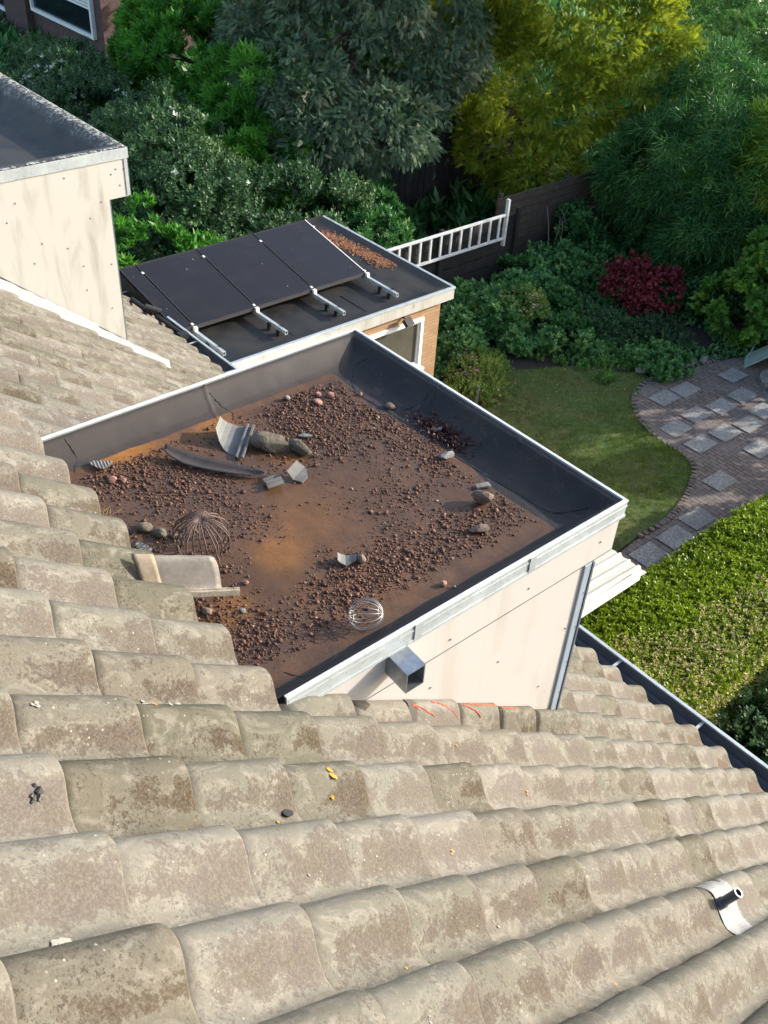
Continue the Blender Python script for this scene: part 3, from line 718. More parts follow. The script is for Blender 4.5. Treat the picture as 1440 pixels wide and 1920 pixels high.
# fascia strip and cheek below it (x = W side)
m = MB(); m.box((W - .024, -D + .04, -.255), (W, .0, -.084)); sub(m, 'fascia_panel', M['cream'], bevel=.002)
def cheekp(xp, side, yb, yf, zt, nm, mat):
    P = [(yb, zt), (yb, min(zt - .01, roofz(yb) + .0)), (yf, roofz(yf) - .02), (yf, zt)]; n = 4; m = MB()
    m.faces([(xp, y, z) for y, z in P] + [(xp - side, y, z) for y, z in P], [[0, 1, 2, 3], [7, 6, 5, 4]] + [[i, n + i, n + (i + 1) % n, (i + 1) % n] for i in range(n)])
    return sub(m, nm, mat)
cheekp(W - .004, .018, -1.41, -.150, -.258, 'cheek_panel', M['cream'])
cheekp(.022, .018, -1.41, -.150, -.258, 'cheek_panel', M['cream'])
m = MB(); m.box((.0, -D + .04, -.255), (.02, .0, -.084)); m.box((.02, -.024, -.255), (W - .024, .0, -.084)); m.box((.02, -.16, -.262), (W - .024, -.0, -.257)); sub(m, 'fascia_panel', M['cream'])
m = MB(); m.box((W - .002, -1.42, -.2580), (W + .0006, -.001, -.2555)); sub(m, 'panel_joint', M['gutter'])
# front corner profile
m = MB(); m.box((W - .010, -.172, -1.30), (W + .006, -.128, -.258)); m.box((W - .05, -.140, -1.30), (W - .010, -.126, -.258)); sub(m, 'corner_profile', M['profile'], bevel=.003)
m = MB(); m.box((W - .004, -.128, -1.30), (W + .010, -.114, -.258)); sub(m, 'corner_trim', M['gutter'], bevel=.002)
# edge trim: thin bright top, pale blue-grey drop face with a groove
m = MB(); m.box((W, -D + .03, -.082), (W + .010, .010, -.004)); m.box((-.010, -D + .03, -.082), (0, .010, -.004)); m.box((0, .0, -.082), (W, .010, -.004))
m.box((W + .010, -D + .03, -.082), (W + .014, .014, -.068)); m.box((W + .010, -D + .03, -.030), (W + .0125, .013, -.022)); sub(m, 'edge_trim', M['alu'], bevel=.0015)
m = MB(); m.box((W - .004, -D + .03, -.0035), (W + .012, .012, .004)); m.box((-.012, -D + .03, -.0035), (.004, .012, .004)); m.box((.004, -.002, -.0035), (W - .004, .012, .004)); sub(m, 'trim_cap', M['alu_white'], bevel=.001)
m = MB()
for y in (-.56, -1.13): m.box((W + .0125, y, -.080), (W + .0150, y + .035, -.002))
build_each(m, 'trim_joint', M['alu'], dormer)
# screws
m = MB()
for y, z in ((-.10, -.165), (-.52, -.185), (-.93, -.205), (-.62, -.53), (-.30, -.9), (-1.0, -.42), (-.20, -.6)):
    x = W + (.0005 if z > -.25 else -.0035); m.tube([(x - .002, y, z), (x + .003, y, z)], .0045, 8)
for z in (-.42, -.62, -.84, -1.04): m.tube([(W + .005, -.137, z), (W + .0085, -.137, z)], .004, 8)
build_each(m, 'screw', M['steel'], dormer)
# small cable end hanging on the front corner
tm = MB(); tm.tube([(W - .02, -.012, -.15), (W - .012, -.004, -.2), (W - .02, .0, -.27)], .004, 6); sub(tm, 'hanging_wire', M['brick'])
# ---------- membrane with upstands (height field)
nx, ny = 190, 196
X = np.linspace(.011, W - .011, nx); Y = np.linspace(-D - .07, -.010, ny); XX, YY = np.meshgrid(X, Y); P2 = np.column_stack([XX.ravel(), YY.ravel(), np.zeros(nx * ny)])
dl = P2[:, 0]; dr_ = W - P2[:, 0]; df = -P2[:, 1]
def prof(d): return np.interp(d, [0, .018, .028, .040, .060, .085, .115, .15, .19, 10], [-.004, -.005, -.010, -.022, -.040, -.060, -.080, -.093, -.099, -.100])
def prof2(d): return np.interp(d, [0, .022, .034, .044, .060, .085, .12, .16, .20, 10], [-.004, -.005, -.012, -.030, -.046, -.064, -.082, -.094, -.099, -.100])
zz = np.maximum(np.maximum(prof(dl * 1.02), prof2(df * .92)), prof(dr_ * 1.3))
wr = fbm(P2, 9, 3) * .0035 + fbm(P2, 30, 5) * .0012
zz = zz + wr * np.clip((-.02 - zz) / .03, 0, 1)
floor = np.clip((-.088 - zz) / .010, 0, 1)
zz += floor * (fbm(P2, 4.2, 21) * .0035 + fbm(P2, 22, 23) * .0012)
# gusset folds in the corners and one lap seam per side
for (sx_, w_) in ((.36, .012),): pass
dirt = np.clip((-.0865 - zz) / .010 + .12 * fbm(P2, 8, 40), 0, 1)
bare = np.clip((.34 - np.minimum(dr_ * .8 + .18, df * 1.0)) / .05 + .3 * fbm(P2, 6, 41), 0, 1) * (df < .36) * (P2[:, 0] > .30)
dirt = np.clip(dirt - np.clip((.27 + .05 * fbm(P2, 5, 77) - df) / .03, 0, 1) * 1.0, 0, 1)
def blob(x, y, r, p=P2): return np.exp(-(((p[:, 0] - x) ** 2 + (p[:, 1] - y) ** 2) / r ** 2))
wet = np.clip(1.25 * (blob(1.12, -1.26, .16) + blob(.85, -.75, .28) * .9 + blob(1.22, -.42, .10) + blob(.70, -1.05, .16) + blob(1.2, -1.5, .12) + blob(.6, -1.35, .18) * .7 + blob(.44, -.96, .08) + .45 * fbm(P2, 4, 50)), 0, 1) * dirt
rust = np.clip(blob(1.06, -1.22, .085) * 1.2 + blob(1.20, -1.52, .07) * 1.3 + blob(.9, -1.0, .22) * .45 + blob(.15, -1.35, .12) * .8 + blob(.20, -.95, .10) * .6 + blob(.58, -.83, .05) + .2 * fbm(P2, 7, 60), 0, 1)
rust = np.clip(rust, 0, 1)
seam = np.zeros(len(P2))
for yy in (-.88,): seam += np.where((np.abs(P2[:, 1] - yy + .03 * np.sin(P2[:, 0] * 9)) < .006) & (dl < .2), .004, 0)
for xx_ in (.62, 1.14): seam += np.where((np.abs(P2[:, 0] - xx_ + .04 * np.sin(P2[:, 1] * 11)) < .006) & (df < .24), .004, 0)
zz += seam
V = np.column_stack([P2[:, 0], P2[:, 1], zz])
a = (np.arange(ny - 1)[:, None] * nx + np.arange(nx - 1)[None]).ravel()
npmesh('roof_membrane', V, np.column_stack([a, a + 1, a + nx + 1, a + nx]), M['membrane'], dormer, smooth=True, attrs={'dirt': dirt, 'wet': wet, 'rust': rust, 'dust': np.clip((.20 - dl) / .05, 0, 1) * np.clip((df - .06) / .05, 0, 1)})
# cracks along laps as thin dark lines
def flz(x, y):
    i = np.clip(((np.asarray(y) - Y[0]) / (Y[1] - Y[0])).round().astype(int), 0, ny - 1); j = np.clip(((np.asarray(x) - X[0]) / (X[1] - X[0])).round().astype(int), 0, nx - 1)
    return zz.reshape(ny, nx)[i, j]
def crackline(pts):
    out = []
    for (x0, y0), (x1, y1) in zip(pts[:-1], pts[1:]):
        for k in range(8): t = k / 8; out.append((x0 + (x1 - x0) * t + random.gauss(0, .002), y0 + (y1 - y0) * t + random.gauss(0, .002)))
    return [(x, y, float(flz(x, y)) + .0006) for x, y in out]
m = MB()
for pts in ([(.30, -.27), (.7, -.24), (1.1, -.235), (1.50, -.20), (1.60, -.10)], [(.04, -.88), (.09, -.86), (.16, -.83), (.21, -.86)], [(.20, -.04), (.16, -.12), (.25, -.22), (.35, -.27)], [(.62, -.05), (.60, -.16), (.58, -.2)],
            [(1.52, -.19), (1.62, -.07)], [(.03, -1.56), (.10, -1.55), (.16, -1.60)], [(1.55, -1.55), (1.66, -1.50)]):
    m.tube(crackline(pts), .0016, 5)
build_each(m, 'membrane_seam', M['black'], dormer)
# spout: square box, open outer end with rusty rim
def box_spout(y0, y1, z0, z1, x0, x1):
    m = MB(); t = .004
    drop = -.012
    def ring(x, dz, i): return [(x, y0 + i, z0 + i + dz), (x, y1 - i, z0 + i + dz), (x, y1 - i, z1 - i + dz), (x, y0 + i, z1 - i + dz)]
    A, B, Ci, Di = ring(x0, 0, 0), ring(x1, drop, 0), ring(x0, 0, t), ring(x1, drop, t)
    m.faces(A + B, [(i, (i + 1) % 4, 4 + (i + 1) % 4, 4 + i) for i in range(4)])
    m.faces(Ci + Di, [(i, 4 + i, 4 + (i + 1) % 4, (i + 1) % 4) for i in range(4)])
    m.faces(B + Di, [(i, (i + 1) % 4, 4 + (i + 1) % 4, 4 + i) for i in range(4)])
    return m
sp = sub(box_spout(-1.242, -1.160, -.170, -.078, W - .01, W + .108), 'overflow_spout', M['steel'])
m = MB(); m.box((W + .0005, -1.26, -.075), (W + .006, -1.14, -.068)); sub(m, 'spout_flange', M['gutter'])

# flashing scraps at the foot of the cheek, red mastic lines
def strip_on_roof(x0, x1, ys, h0, h1, name, mat, parent, seed=0, wav=.004, sub_=True):
    """thin metal strip lying along the slope, rising onto a wall at x0"""
    r = random.Random(seed); m = MB(); prev = None
    for y in ys:
        a = (x0, y, roofz(y, h0) + r.uniform(-wav, wav)); b = (x1 + r.uniform(-wav, wav) * 2, y + r.uniform(-.004, .004), roofz(y, h1) + r.uniform(-wav, wav)); c_ = ((a[0] + b[0]) / 2, y, (a[2] + b[2]) / 2 + r.uniform(-wav, wav) - .004)
        if prev: m.poly([prev[0], a, c_, prev[2]]); m.poly([prev[2], c_, b, prev[1]])
        prev = (a, b, c_)
    return m.build(name, mat, parent, smooth=True)
m = MB(); r = random.Random(5)
def cutpt(x, s_, h): return (x, SC + s_ * CS + (h - .0725) * SN, .045 - s_ * SN + (h - .0725) * CS)
for ja, jb, xa, xb in ((3.75, 4.15, .016, .040), (4.0, 4.45, .030, .060), (4.45, 4.7, .018, .035), (4.62, 4.95, .03, .062), (5.15, 5.5, .018, .055), (5.3, 5.9, .012, .016), (6.1, 6.5, .012, .02)):
    pts = []
    for k in range(9):
        jf = ja + (jb - ja) * k / 8; x = W + xa + (xb - xa) * (k / 8) ** 1.5 + r.uniform(-.003, .003); lf = .004 if jf < 4.0 else (.004 if jf < 5 - 1 else .035 + .008 * max(0, math.ceil(jf) - 5)) if math.ceil(jf) >= 5 else .004
        cu = x - 1.724; h = (.0555 + lf - 2 * cu * cu) if cu < 0 else .018 + (.0375 + lf) * (.5 + .5 * math.cos(min(1, cu / .085) * math.pi))
        pts.append(cutpt(x, (jf - 2) * G, h + .022 * (jf - math.floor(jf)) + .003))
    m.tube(pts, .0024, 5)
build_each(m, 'mastic_smear', M['redpaint'], dormer)
# vent pipe tile at the right edge
vx, vj = OX + 5 * TW + .004, 6.36; vs = (vj - 2) * G
VP = Vector((vx + .055, SC + vs * CS, .045 - vs * SN))
vp = MB()
def roofpt(u, s, h): return Vector((vx + u, SC + s * CS + (h - .0725) * SN, .045 - s * SN + (h - .0725) * CS))
m = MB(); us = np.linspace(-.05, .165, 18)
rws = []
for uu in us:
    ua = (uu + .05) / .215; lo = vs - .02 + .03 * ua; hi = vs + .205 + .03 * math.sin(ua * 3.1) + .02 * ua
    rws.append([roofpt(uu, lo + (hi - lo) * q, float(np.interp(uu, PU, PZ)) + .005 + .022 * (.126 + .874 * (((lo + (hi - lo) * q) / G + 2) % 1)) + .0016 * math.sin(uu * 90 + q * 9) + .001 * math.sin(q * 23 + uu * 40)) for q in np.linspace(0, 1, 10)])
m.faces([p for r_ in rws for p in r_], [(i_ * 10 + k, (i_ + 1) * 10 + k, (i_ + 1) * 10 + k + 1, i_ * 10 + k + 1) for i_ in range(17) for k in range(9)])
fl = m.build('vent_flashing', M['white_lead'], house)
sol = fl.modifiers.new('t', 'SOLIDIFY'); sol.thickness = .002
m = MB(); base = roofpt(.048, vs + .02, .050); up = Vector((-.02, .12, .10)).normalized()
n = 14; prev = None
ax = Vector((.35, .30, 1)).normalized()
m.tube([base, base + ax * .035], .021, 16); m.tube([base + ax * .035, base + ax * .115], .0175, 16, cap=False); m.tube([base + ax * .115, base + ax * .06], .0145, 16, cap=False)
m.tube([base + ax * .060, base + ax * .0605], .0145, 16)
vpo = m.build('vent_pipe', M['grey_pipe'], house, smooth=True)
m = MB(); m.tube([base + ax * .1135, base + ax * .1165], .0182, 18, cap=False); m.tube([base + ax * .1165, base + ax * .1135], .0143, 18, cap=False)
for k in range(18):
    a0, a1 = 2 * math.pi * k / 18, 2 * math.pi * (k + 1) / 18; e1 = ax.orthogonal().normalized(); e2 = ax.cross(e1); c0 = base + ax * .1165
    m.poly([c0 + (e1 * math.cos(a0) + e2 * math.sin(a0)) * .0143, c0 + (e1 * math.cos(a0) + e2 * math.sin(a0)) * .0182, c0 + (e1 * math.cos(a1) + e2 * math.sin(a1)) * .0182, c0 + (e1 * math.cos(a1) + e2 * math.sin(a1)) * .0143])
m.build('rim', M['alu_white'], vpo)
# orange lichen spots and bird droppings: small bumpy crusts on the tiles, holes
def tilept(bx, jf, u, h=0.0):
    """point on tile: band bx, course position jf (in courses), u across"""
    s = (jf - 2) * G; fr = (jf - math.floor(jf)) if jf % 1 else 1.0
    hh = float(np.interp(u, PU, PZ)) + .022 * (.126 + .874 * fr) + .0025 + h; x = OX + bx * TW + u
    return Vector((x, SC + s * CS + (hh - .0725) * SN, .045 - s * SN + (hh - .0725) * CS))
def crust(m, c, r, seed, n=9, flat=.25):
    rr_ = random.Random(seed); ring = []; k = 10
    nrm = Vector((0, SN, CS)); a = Vector((1, 0, 0)); b = nrm.cross(a)
    pts = [c + nrm * r * flat]
    for i in range(k):
        t = 2 * math.pi * i / k; q = r * rr_.uniform(.55, 1.15); pts.append(c + (a * math.cos(t) + b * math.sin(t)) * q)
    m.faces(pts, [(0, 1 + i, 1 + (i + 1) % k) for i in range(k)])
m = MB()
for bx, u, j, r in ((2, .011, 1.53, .011), (2, .031, 1.56, .013), (2, .071, 1.52, .007), (2, .131, .75, .007), (2, .144, -.15, .009), (1, -.012, .23, .007), (0, .107, 3.77, .014), (5, .131, 3.12, .009), (3, .082, 2.45, .008), (4, .14, .78, .005), (2, .087, 4.91, .010), (0, .10, 2.2, .006), (1, .06, 4.4, .007)):
    for k in range(2): crust(m, tilept(bx, j + random.gauss(0, .012), u + random.gauss(0, .004), .001), r * random.uniform(.6, 1.1), k + int(j * 10), flat=.05)
build_each(m, 'lichen', M['orange'], house)
m = MB()
for bx, u, j, r, n_ in ((1, .013, -.82, .009, 5), (0, .128, .42, .008, 4), (1, -.014, .45, .007, 3), (3, .155, -1.47, .012, 14), (4, .10, 2.2, .006, 3), (3, .09, .6, .005, 3), (1, .05, 5.2, .006, 5), (5, .06, .4, .006, 4)):
    for k in range(n_): crust(m, tilept(bx, j + random.gauss(0, .035), u + random.gauss(0, .008), .001), r * random.uniform(.4, 1.1), k * 3 + int(j * 10), flat=.2)
build_each(m, 'pale_lichen', M['pale_shard'], house)
m = MB()
for bx, u, j, rx, ry in ((2, .112, .90, .013, .022),):
    for q_, mt in ((1.0, 0),):
        c_ = tilept(bx, j, u, .003); a = Vector((.9, .25 * CS, -.25 * SN)).normalized(); b = Vector((0, SN, CS)).cross(a)
        m.poly([c_ + a * math.cos(t) * rx + b * math.sin(t) * ry for t in np.linspace(0, 6.283, 15)[:-1]])
m.build('nail_hole', M['black'], house)
m = MB()
for k in range(7): crust(m, tilept(2, -1.22 + random.gauss(0, .02), .06 + random.gauss(0, .006), .002), random.uniform(.006, .012), k, flat=.8)
build_each(m, 'dirt_clump', M['black'], house)

# ---------- the neighbouring dormer on the left
LX, LY, LZ = -3.11, .44, -.07
m = MB(); m.box((-6.2, -.9, -1.6), (LX - .03, .24, LZ - .30)); ld = m.build('dormer', M['cream2'], house)
P = [(-1.3, LZ - .07), (-1.3, roofz(-1.3, .125)), (.265, roofz(.265, .085)), (.265, -.418), (LY - .01, -.418), (LY - .01, LZ - .07)]
m = MB(); n = len(P); m.faces([(LX, y, z) for y, z in P] + [(LX - .022, y, z) for y, z in P], [list(range(n)), list(range(n, 2 * n))[::-1]] + [[i, n + i, n + (i + 1) % n, (i + 1) % n] for i in range(n)])
m.build('cheek_panel', M['cream2'], ld)
m = MB(); m.box((-6.2, LY - .03, -.418), (LX - .022, LY - .01, LZ - .07)); m.box((-6.2, .26, -.424), (LX - .022, LY - .01, -.419)); m.build('fascia_panel', M['cream2'], ld)
m = MB(); m.box((LX, -1.3, LZ - .075), (LX + .010, LY + .004, LZ)); m.box((-6.2, LY - .006, LZ - .075), (LX, LY + .004, LZ)); m.box((LX + .001, LY - .034, -.41), (LX + .006, LY - .008, LZ - .076)); m.build('edge_trim', M['alu'], ld, bevel=.0015)
m = MB(); m.box((LX - .03, LY - .012, -.42), (LX + .004, LY - .002, LZ - .076)); m.box((LX - .018, .266, roofz(.265, .05)), (LX - .002, .276, -.42)); m.build('corner_profile', M['gutter'], ld)
m = MB()
for y, z in ((-.42, -.30), (-.05, -.20), (.10, -.52), (.20, -.42), (-.28, -.62), (.0, -.86), (.22, -.9), (-.36, -.75), (.36, -.33), (.40, -.22), (.41, -.38), (.30, -.24), (.0, -1.05), (-.5, -.42), (.18, -1.25), (-.1, -.70), (.34, -.21)):
    m.tube([(LX - .001, y, z), (LX + .003, y, z)], .0055, 6)
build_each(m, 'screw', M['gutter'], ld)
m = MB(); m.poly([(LX - .03, -1.3, roofz(-1.3, .02)), (LX + .006, -1.3, roofz(-1.3, .02)), (LX + .006, .30, roofz(.30, .02)), (LX - .03, .30, roofz(.30, .02))]); m.build('shadow_gap', M['black'], ld)
m = MB(); us_ = np.linspace(-.012, .085, 9); sss = np.linspace(.3, 2.95, 110); rws = []
for s_ in sss:
    st = (s_ / G) % 1; rws.append([(LX + .014 + u_ + .012 + (.010 * st if u_ > .07 else 0), SC + s_ * CS + (hh_ - .0725) * SN, .045 - s_ * SN + (hh_ - .0725) * CS) for u_ in us_ for hh_ in (float(np.interp(u_, PU, PZ)) + .030 + .008 * st * (u_ > .05) + .0025 * math.sin(s_ * 41 + u_ * 60) + .03 * max(0, (-u_) / .012 - .5) * (s_ < 2.2),)])
m.faces([p for r_ in rws for p in r_], [(i * 9 + k, i * 9 + k + 1, i * 9 + k + 10, i * 9 + k + 9) for i in range(109) for k in range(8)])
m.build('flashing', M['white_lead'], ld, smooth=True)
# its roof
nx2, ny2 = 120, 90
X2 = np.linspace(-6.2, LX + .002, nx2); Y2 = np.linspace(-1.2, LY - .004, ny2); XX, YY = np.meshgrid(X2, Y2); Q = np.column_stack([XX.ravel(), YY.ravel(), np.zeros(nx2 * ny2)])
de = np.minimum(LX - Q[:, 0], LY - Q[:, 1]); z2 = np.interp(de, [0, .02, .08, .16, .24, .34, 9], [LZ + .002, LZ + .008, LZ + .002, LZ - .06, LZ - .13, LZ - .165, LZ - .17]) + fbm(Q, 5, 3) * .006 + fbm(Q, 25, 4) * .003 * (de < .2)
eg = np.clip(1 - np.where((LY - Q[:, 1]) < (LX - Q[:, 0]), de / .24, de / .08), 0, 1)
a = (np.arange(ny2 - 1)[:, None] * nx2 + np.arange(nx2 - 1)[None]).ravel()
npmesh('roof_membrane', np.column_stack([Q[:, 0], Q[:, 1], z2]), np.column_stack([a, a + 1, a + nx2 + 1, a + nx2]), M['bit_moss'], ld, smooth=True, attrs={'edge': eg})

# ============================================================ small things on the flat roof
FZ = -.0985
R45 = rad(45)
def rock(name, x, y, r, mat, label, cat='stone', group=None, seed=0, sx=1, sy=1, sz=.7, rz=0, z=None, blocky=.0, sub_=2):
    import bmesh
    bm = bmesh.new(); bmesh.ops.create_icosphere(bm, subdivisions=sub_, radius=1)
    p = np.array([v.co[:] for v in bm.verts]); rg = np.random.default_rng(seed)
    for _ in range(10):      # planar cuts give broken faces
        n = rg.normal(size=3); n /= np.linalg.norm(n); d = rg.uniform(.5, .85); k = p @ n; ex = np.clip(k - d, 0, None); p = p - ex[:, None] * n * .9
    p *= (1 + .13 * fbm(p, 2.8, seed) + .05 * fbm(p, 8, seed + 3))[:, None]
    p = p * (r * sx, r * sy, r * sz)
    for v, q in zip(bm.verts, p): v.co = q
    me = bpy.data.meshes.new(name); bm.to_mesh(me); bm.free(); me.materials.append(mat)
    o = bpy.data.objects.new(name, me); C.objects.link(o); zz_ = (float(flz(x, y)) if z is None else z) - float(p[:, 2].min()) - .15 * r * sz
    o.location = (x, y, zz_); o.rotation_euler = (rad(rg.uniform(-8, 8)), rad(rg.uniform(-8, 8)), rz)
    return tag(o, label, cat, group)
def shard(name, x, y, prof_, y0, y1, th, mat, label, rz=R45, tilt=(0, 0), z=FZ, cat='roof tile piece', group=None, seed=0):
    r = random.Random(seed); n = len(prof_); T = []; B = []
    K = 6
    for i, (px, pz) in enumerate(prof_):
        a = np.interp(i / (n - 1), np.linspace(0, 1, len(y0)), y0); b = np.interp(i / (n - 1), np.linspace(0, 1, len(y1)), y1)
        a += r.uniform(-.003, .003); b += r.uniform(-.003, .003)
        for k in range(K): T.append((px, a + (b - a) * k / (K - 1), pz + th)); B.append((px, a + (b - a) * k / (K - 1), pz))
    m = MB(); N = len(T); f = []
    for i in range(n - 1):
        for k in range(K - 1):
            q = i * K + k; f.append([q, q + K, q + K + 1, q + 1]); f.append([N + q, N + q + 1, N + q + K + 1, N + q + K])
        f.append([i * K, N + i * K, N + (i + 1) * K, (i + 1) * K]); q = i * K + K - 1; f.append([q, q + K, N + q + K, N + q])
    for i, s_ in ((0, 1), (n - 1, -1)):
        for k in range(K - 1):
            q = i * K + k; ff = [q, q + 1, N + q + 1, N + q]; f.append(ff if s_ > 0 else ff[::-1])
    m.faces(T + B, f); cx = sum(p[0] for p in prof_) / n
    m.v = [(a - cx, b, c_) for a, b, c_ in m.v]
    o = m.build(name, mat); o.location = (x, y, z); o.rotation_euler = (tilt[0], tilt[1], rz)
    return tag(o, label, cat, group)
GP = 'broken pieces of roof tile on the flat roof'
shard('tile_fragment', .37, -.955, [(0, .050), (.012, .032), (.028, .018), (.05, .007), (.075, .002), (.10, .003), (.112, .006), (.115, .020), (.122, .020), (.125, .008), (.138, .008), (.141, .022), (.150, .022)],
      [.03, -.05, -.095, -.10, -.10], [.105, .11, .112, .112, .112], .009, M['shard'], 'large curved slate-grey tile piece with a ridged side, near the far left parapet', rz=R45 - .05, tilt=(.14, 0), group=GP, seed=1)
shard('tile_fragment', .184, -1.489, [(i * .0065, .003 if i % 2 else .0) for i in range(15)], [.02, -.02, -.035, -.02, -.0], [.02, .03, .022, .012, .006], .006, M['shard'],
      'pointed pale grey tile piece with fine ribs, lying nearest the left roof corner', rz=R45 + .55, tilt=(.05, .05), group=GP, seed=2, z=FZ + .012)
shard('tile_fragment', .70, -.985, [(0, .018), (.008, .018), (.010, .006), (.024, .006), (.026, .020), (.036, .020), (.038, .008), (.052, .008), (.054, .018), (.066, .016)], [-.035, -.04], [.04, .03], .008, M['shard'],
      'small grey ribbed tile block lying in the puddle left of the chip', rz=R45 - 1.0, group=GP, seed=3, tilt=(.1, -.1))
shard('tile_fragment', .715, -.868, [(0, .035), (.015, .022), (.035, .008), (.055, .004), (.072, .002)], [-.035, -.04, -.03], [.03, .035, .01], .009, M['shard'],
      'small grey curved tile chip beside the ribbed block', rz=R45 - .5, group=GP, seed=4, tilt=(.35, .2), z=FZ + .01)
shard('tile_fragment', .743, -1.615, [(i * .0075, .003 if i % 2 else .0) for i in range(11)], [.0, -.02, -.03], [.012, .02, .01], .006, M['shard'],
      'thin ribbed tile sliver beside the large loose tile', rz=R45 - .4, group=GP, seed=5, z=FZ + .012)
shard('tile_fragment', 1.225, -.300, [(0, .002), (.02, .004), (.05, .003), (.065, .0)], [-.012, -.014], [.014, .012], .008, M['shard'],
      'flat grey tile strip just behind the brown rock in the puddle', rz=R45 + .5, group=GP, seed=6, z=FZ + .006)
shard('tile_fragment', 1.475, -1.655, [(0, .002), (.02, .004), (.045, .0)], [-.004, -.012, -.004], [.004, .010, .004], .003, M['pale_shard'],
      'tiny pale chip at the near bottom corner of the gravel', rz=R45 + .2, group=GP, seed=7)
shard('tile_fragment', 1.245, -1.045, [(0, .02), (.012, .010), (.03, .003), (.05, .006), (.07, .016)], [-.022, -.03, -.015], [.02, .025, .02], .008, M['shard'],
      'small curved grey tile piece with a stone on its end, in the gravel', rz=R45 + .15, group=GP, seed=8)
shard('tile_fragment', .50, -.68, [(0, .0), (.025, .003), (.06, .0)], [-.004, -.012, -.003], [.006, .012, .003], .005, M['shard'],
      'dark blue-grey tile sliver in the red gravel behind the mossy lumps', rz=R45 + .2, group=GP, seed=9, z=FZ + .008)
shard('tile_fragment', .425, -.875, [(0, .01), (.02, .006), (.05, .004), (.07, .0)], [-.006, -.012, -.004], [.008, .008, .003], .006, M['stone'],
      'thin brown shard right beside the large curved tile piece', rz=R45 - .3, group=GP, seed=10, z=FZ + .012)
# bronze strip
pts = [(.255, -1.235), (.30, -1.215), (.36, -1.19), (.42, -1.155), (.48, -1.115), (.54, -1.07), (.59, -1.03), (.635, -.985)]
m = MB(); rows = []
for k in range(29):
    q = k / 28 * 7; i = min(int(q), 6); t = q - i; x = pts[i][0] * (1 - t) + pts[i + 1][0] * t; y = pts[i][1] * (1 - t) + pts[i + 1][1] * t
    wd = float(np.interp(q, range(8), [.014, .030, .036, .034, .032, .028, .022, .005])); h_ = FZ + .006 + .020 * max(0, 1 - q / 3) ** 2
    rows.append([(x - .50 * u_ * wd, y + .86 * u_ * wd, h_ + .010 * (u_ + 1) * .5 + .010 * u_ * u_) for u_ in (-1, -.5, 0, .5, 1)])
m.faces([p for r_ in rows for p in r_], [(i * 5 + k, i * 5 + k + 1, i * 5 + k + 6, i * 5 + k + 5) for i in range(28) for k in range(4)])
o = m.build('metal_strip', simple('bronze_grey_strip', (0.075, 0.06, 0.052), 0.45, 0.1, 0.35, 12, .2), smooth=True); so_ = o.modifiers.new('t', 'SOLIDIFY'); so_.thickness = .004
tag(o, 'long bent bronze-grey strip lying in front of the large curved tile piece', 'metal strip')
# mossy mortar lumps
rock('mortar_lump', .475, -.835, .085, M['stone_moss'], 'larger mossy brown mortar lump behind the grey tile chips', 'mortar lump', 'mossy mortar lumps', 3, 1.15, .65, .55, R45 - .1, sub_=3)
rock('mortar_lump', .565, -.755, .06, M['stone_moss'], 'smaller rounded mossy lump at the right of the bigger mossy one', 'mortar lump', 'mossy mortar lumps', 8, 1.1, .65, .55, R45 - .5, sub_=3)
# loose tile
def lerp(a, b, t): return tuple(a[i] + (b[i] - a[i]) * t for i in range(3))
lt = empty('loose_roof_tile', (1.05, -1.6, 0), 'big upturned loose roof tile, dirty inside, resting on the last tiles over the flat roof', 'roof tile')
N0, N1, F0, F1 = (1.171, -1.764, .090), (1.226, -1.502, -.002), (1.025, -1.759, .15), (1.126, -1.451, .045)
def trough(prof_, t0, t1, K, th, wob=.0, rnd_=0):
    m = MB(); T = []; B = []; n = len(prof_)
    for i, (t, dz) in enumerate(prof_):
        for k in range(K):
            te = t1 - (rnd_ * max(0, (t - .72) / .28) ** 2.2); q = t0 + (te - t0) * k / (K - 1); a = lerp(N0, N1, q); b = lerp(F0, F1, q); zl = a[2]
            x = a[0] + (b[0] - a[0]) * t; y = a[1] + (b[1] - a[1]) * t; z = zl + dz + wob * math.sin(i * 3 + k * 2.1)
            T.append((x, y, z)); B.append((x, y - .002, z - th))
    N = len(T); f = []
    for i in range(n - 1):
        for k in range(K - 1):
            q = i * K + k; f += [[q, q + 1, q + K + 1, q + K], [N + q, N + q + K, N + q + K + 1, N + q + 1]]
        f.append([i * K, i * K + K, N + i * K + K, N + i * K]); q = i * K + K - 1; f.append([q, N + q, N + q + K, q + K])
    for i in (0, n - 1):
        for k in range(K - 1): q = i * K + k; f.append([q, N + q, N + q + 1, q + 1] if i == 0 else [q, q + 1, N + q + 1, N + q])
    m.faces(T + B, f); return m
pf = [(t, z) for t, z in ((.14, -.008), (.18, -.018), (.22, -.013), (.26, -.013), (.30, -.030), (.38, -.046), (.47, -.050), (.56, -.043), (.64, -.028), (.72, -.004), (.79, .022), (.86, .044), (.93, .060), (1.0, .064))]
trough(pf, .0, .80, 12, .014, .0012, .07).build('tile_body', simple('grey_brown_tile_underside', (0.20, 0.185, 0.165), 0.55, 0, .3, 10, .25, col2=(0.13, 0.115, 0.10), dirt=(.26,.23,.19)), lt, smooth=True)
trough([(0, .000), (.03, .004), (.05, -.006), (.08, -.006), (.10, .003), (.12, .003), (.135, -.008), (.16, -.010)], .0, 1.0, 12, .022, .0012).build('side_lock', simple('mortar_crusted_rim', (0.27, 0.24, 0.19), 0.9, 0, .35, 25, .6, 60, dirt=(0.16, 0.13, 0.10)), lt)
trough([(t, z + .006) for t, z in pf], -.08, .13, 6, .020, .001).build('head_rim', simple('dirty_head_rim', (0.30, 0.25, 0.18), 0.85, 0, .35, 18, .5, 60, dirt=(0.22, 0.17, 0.12)), lt, smooth=True)
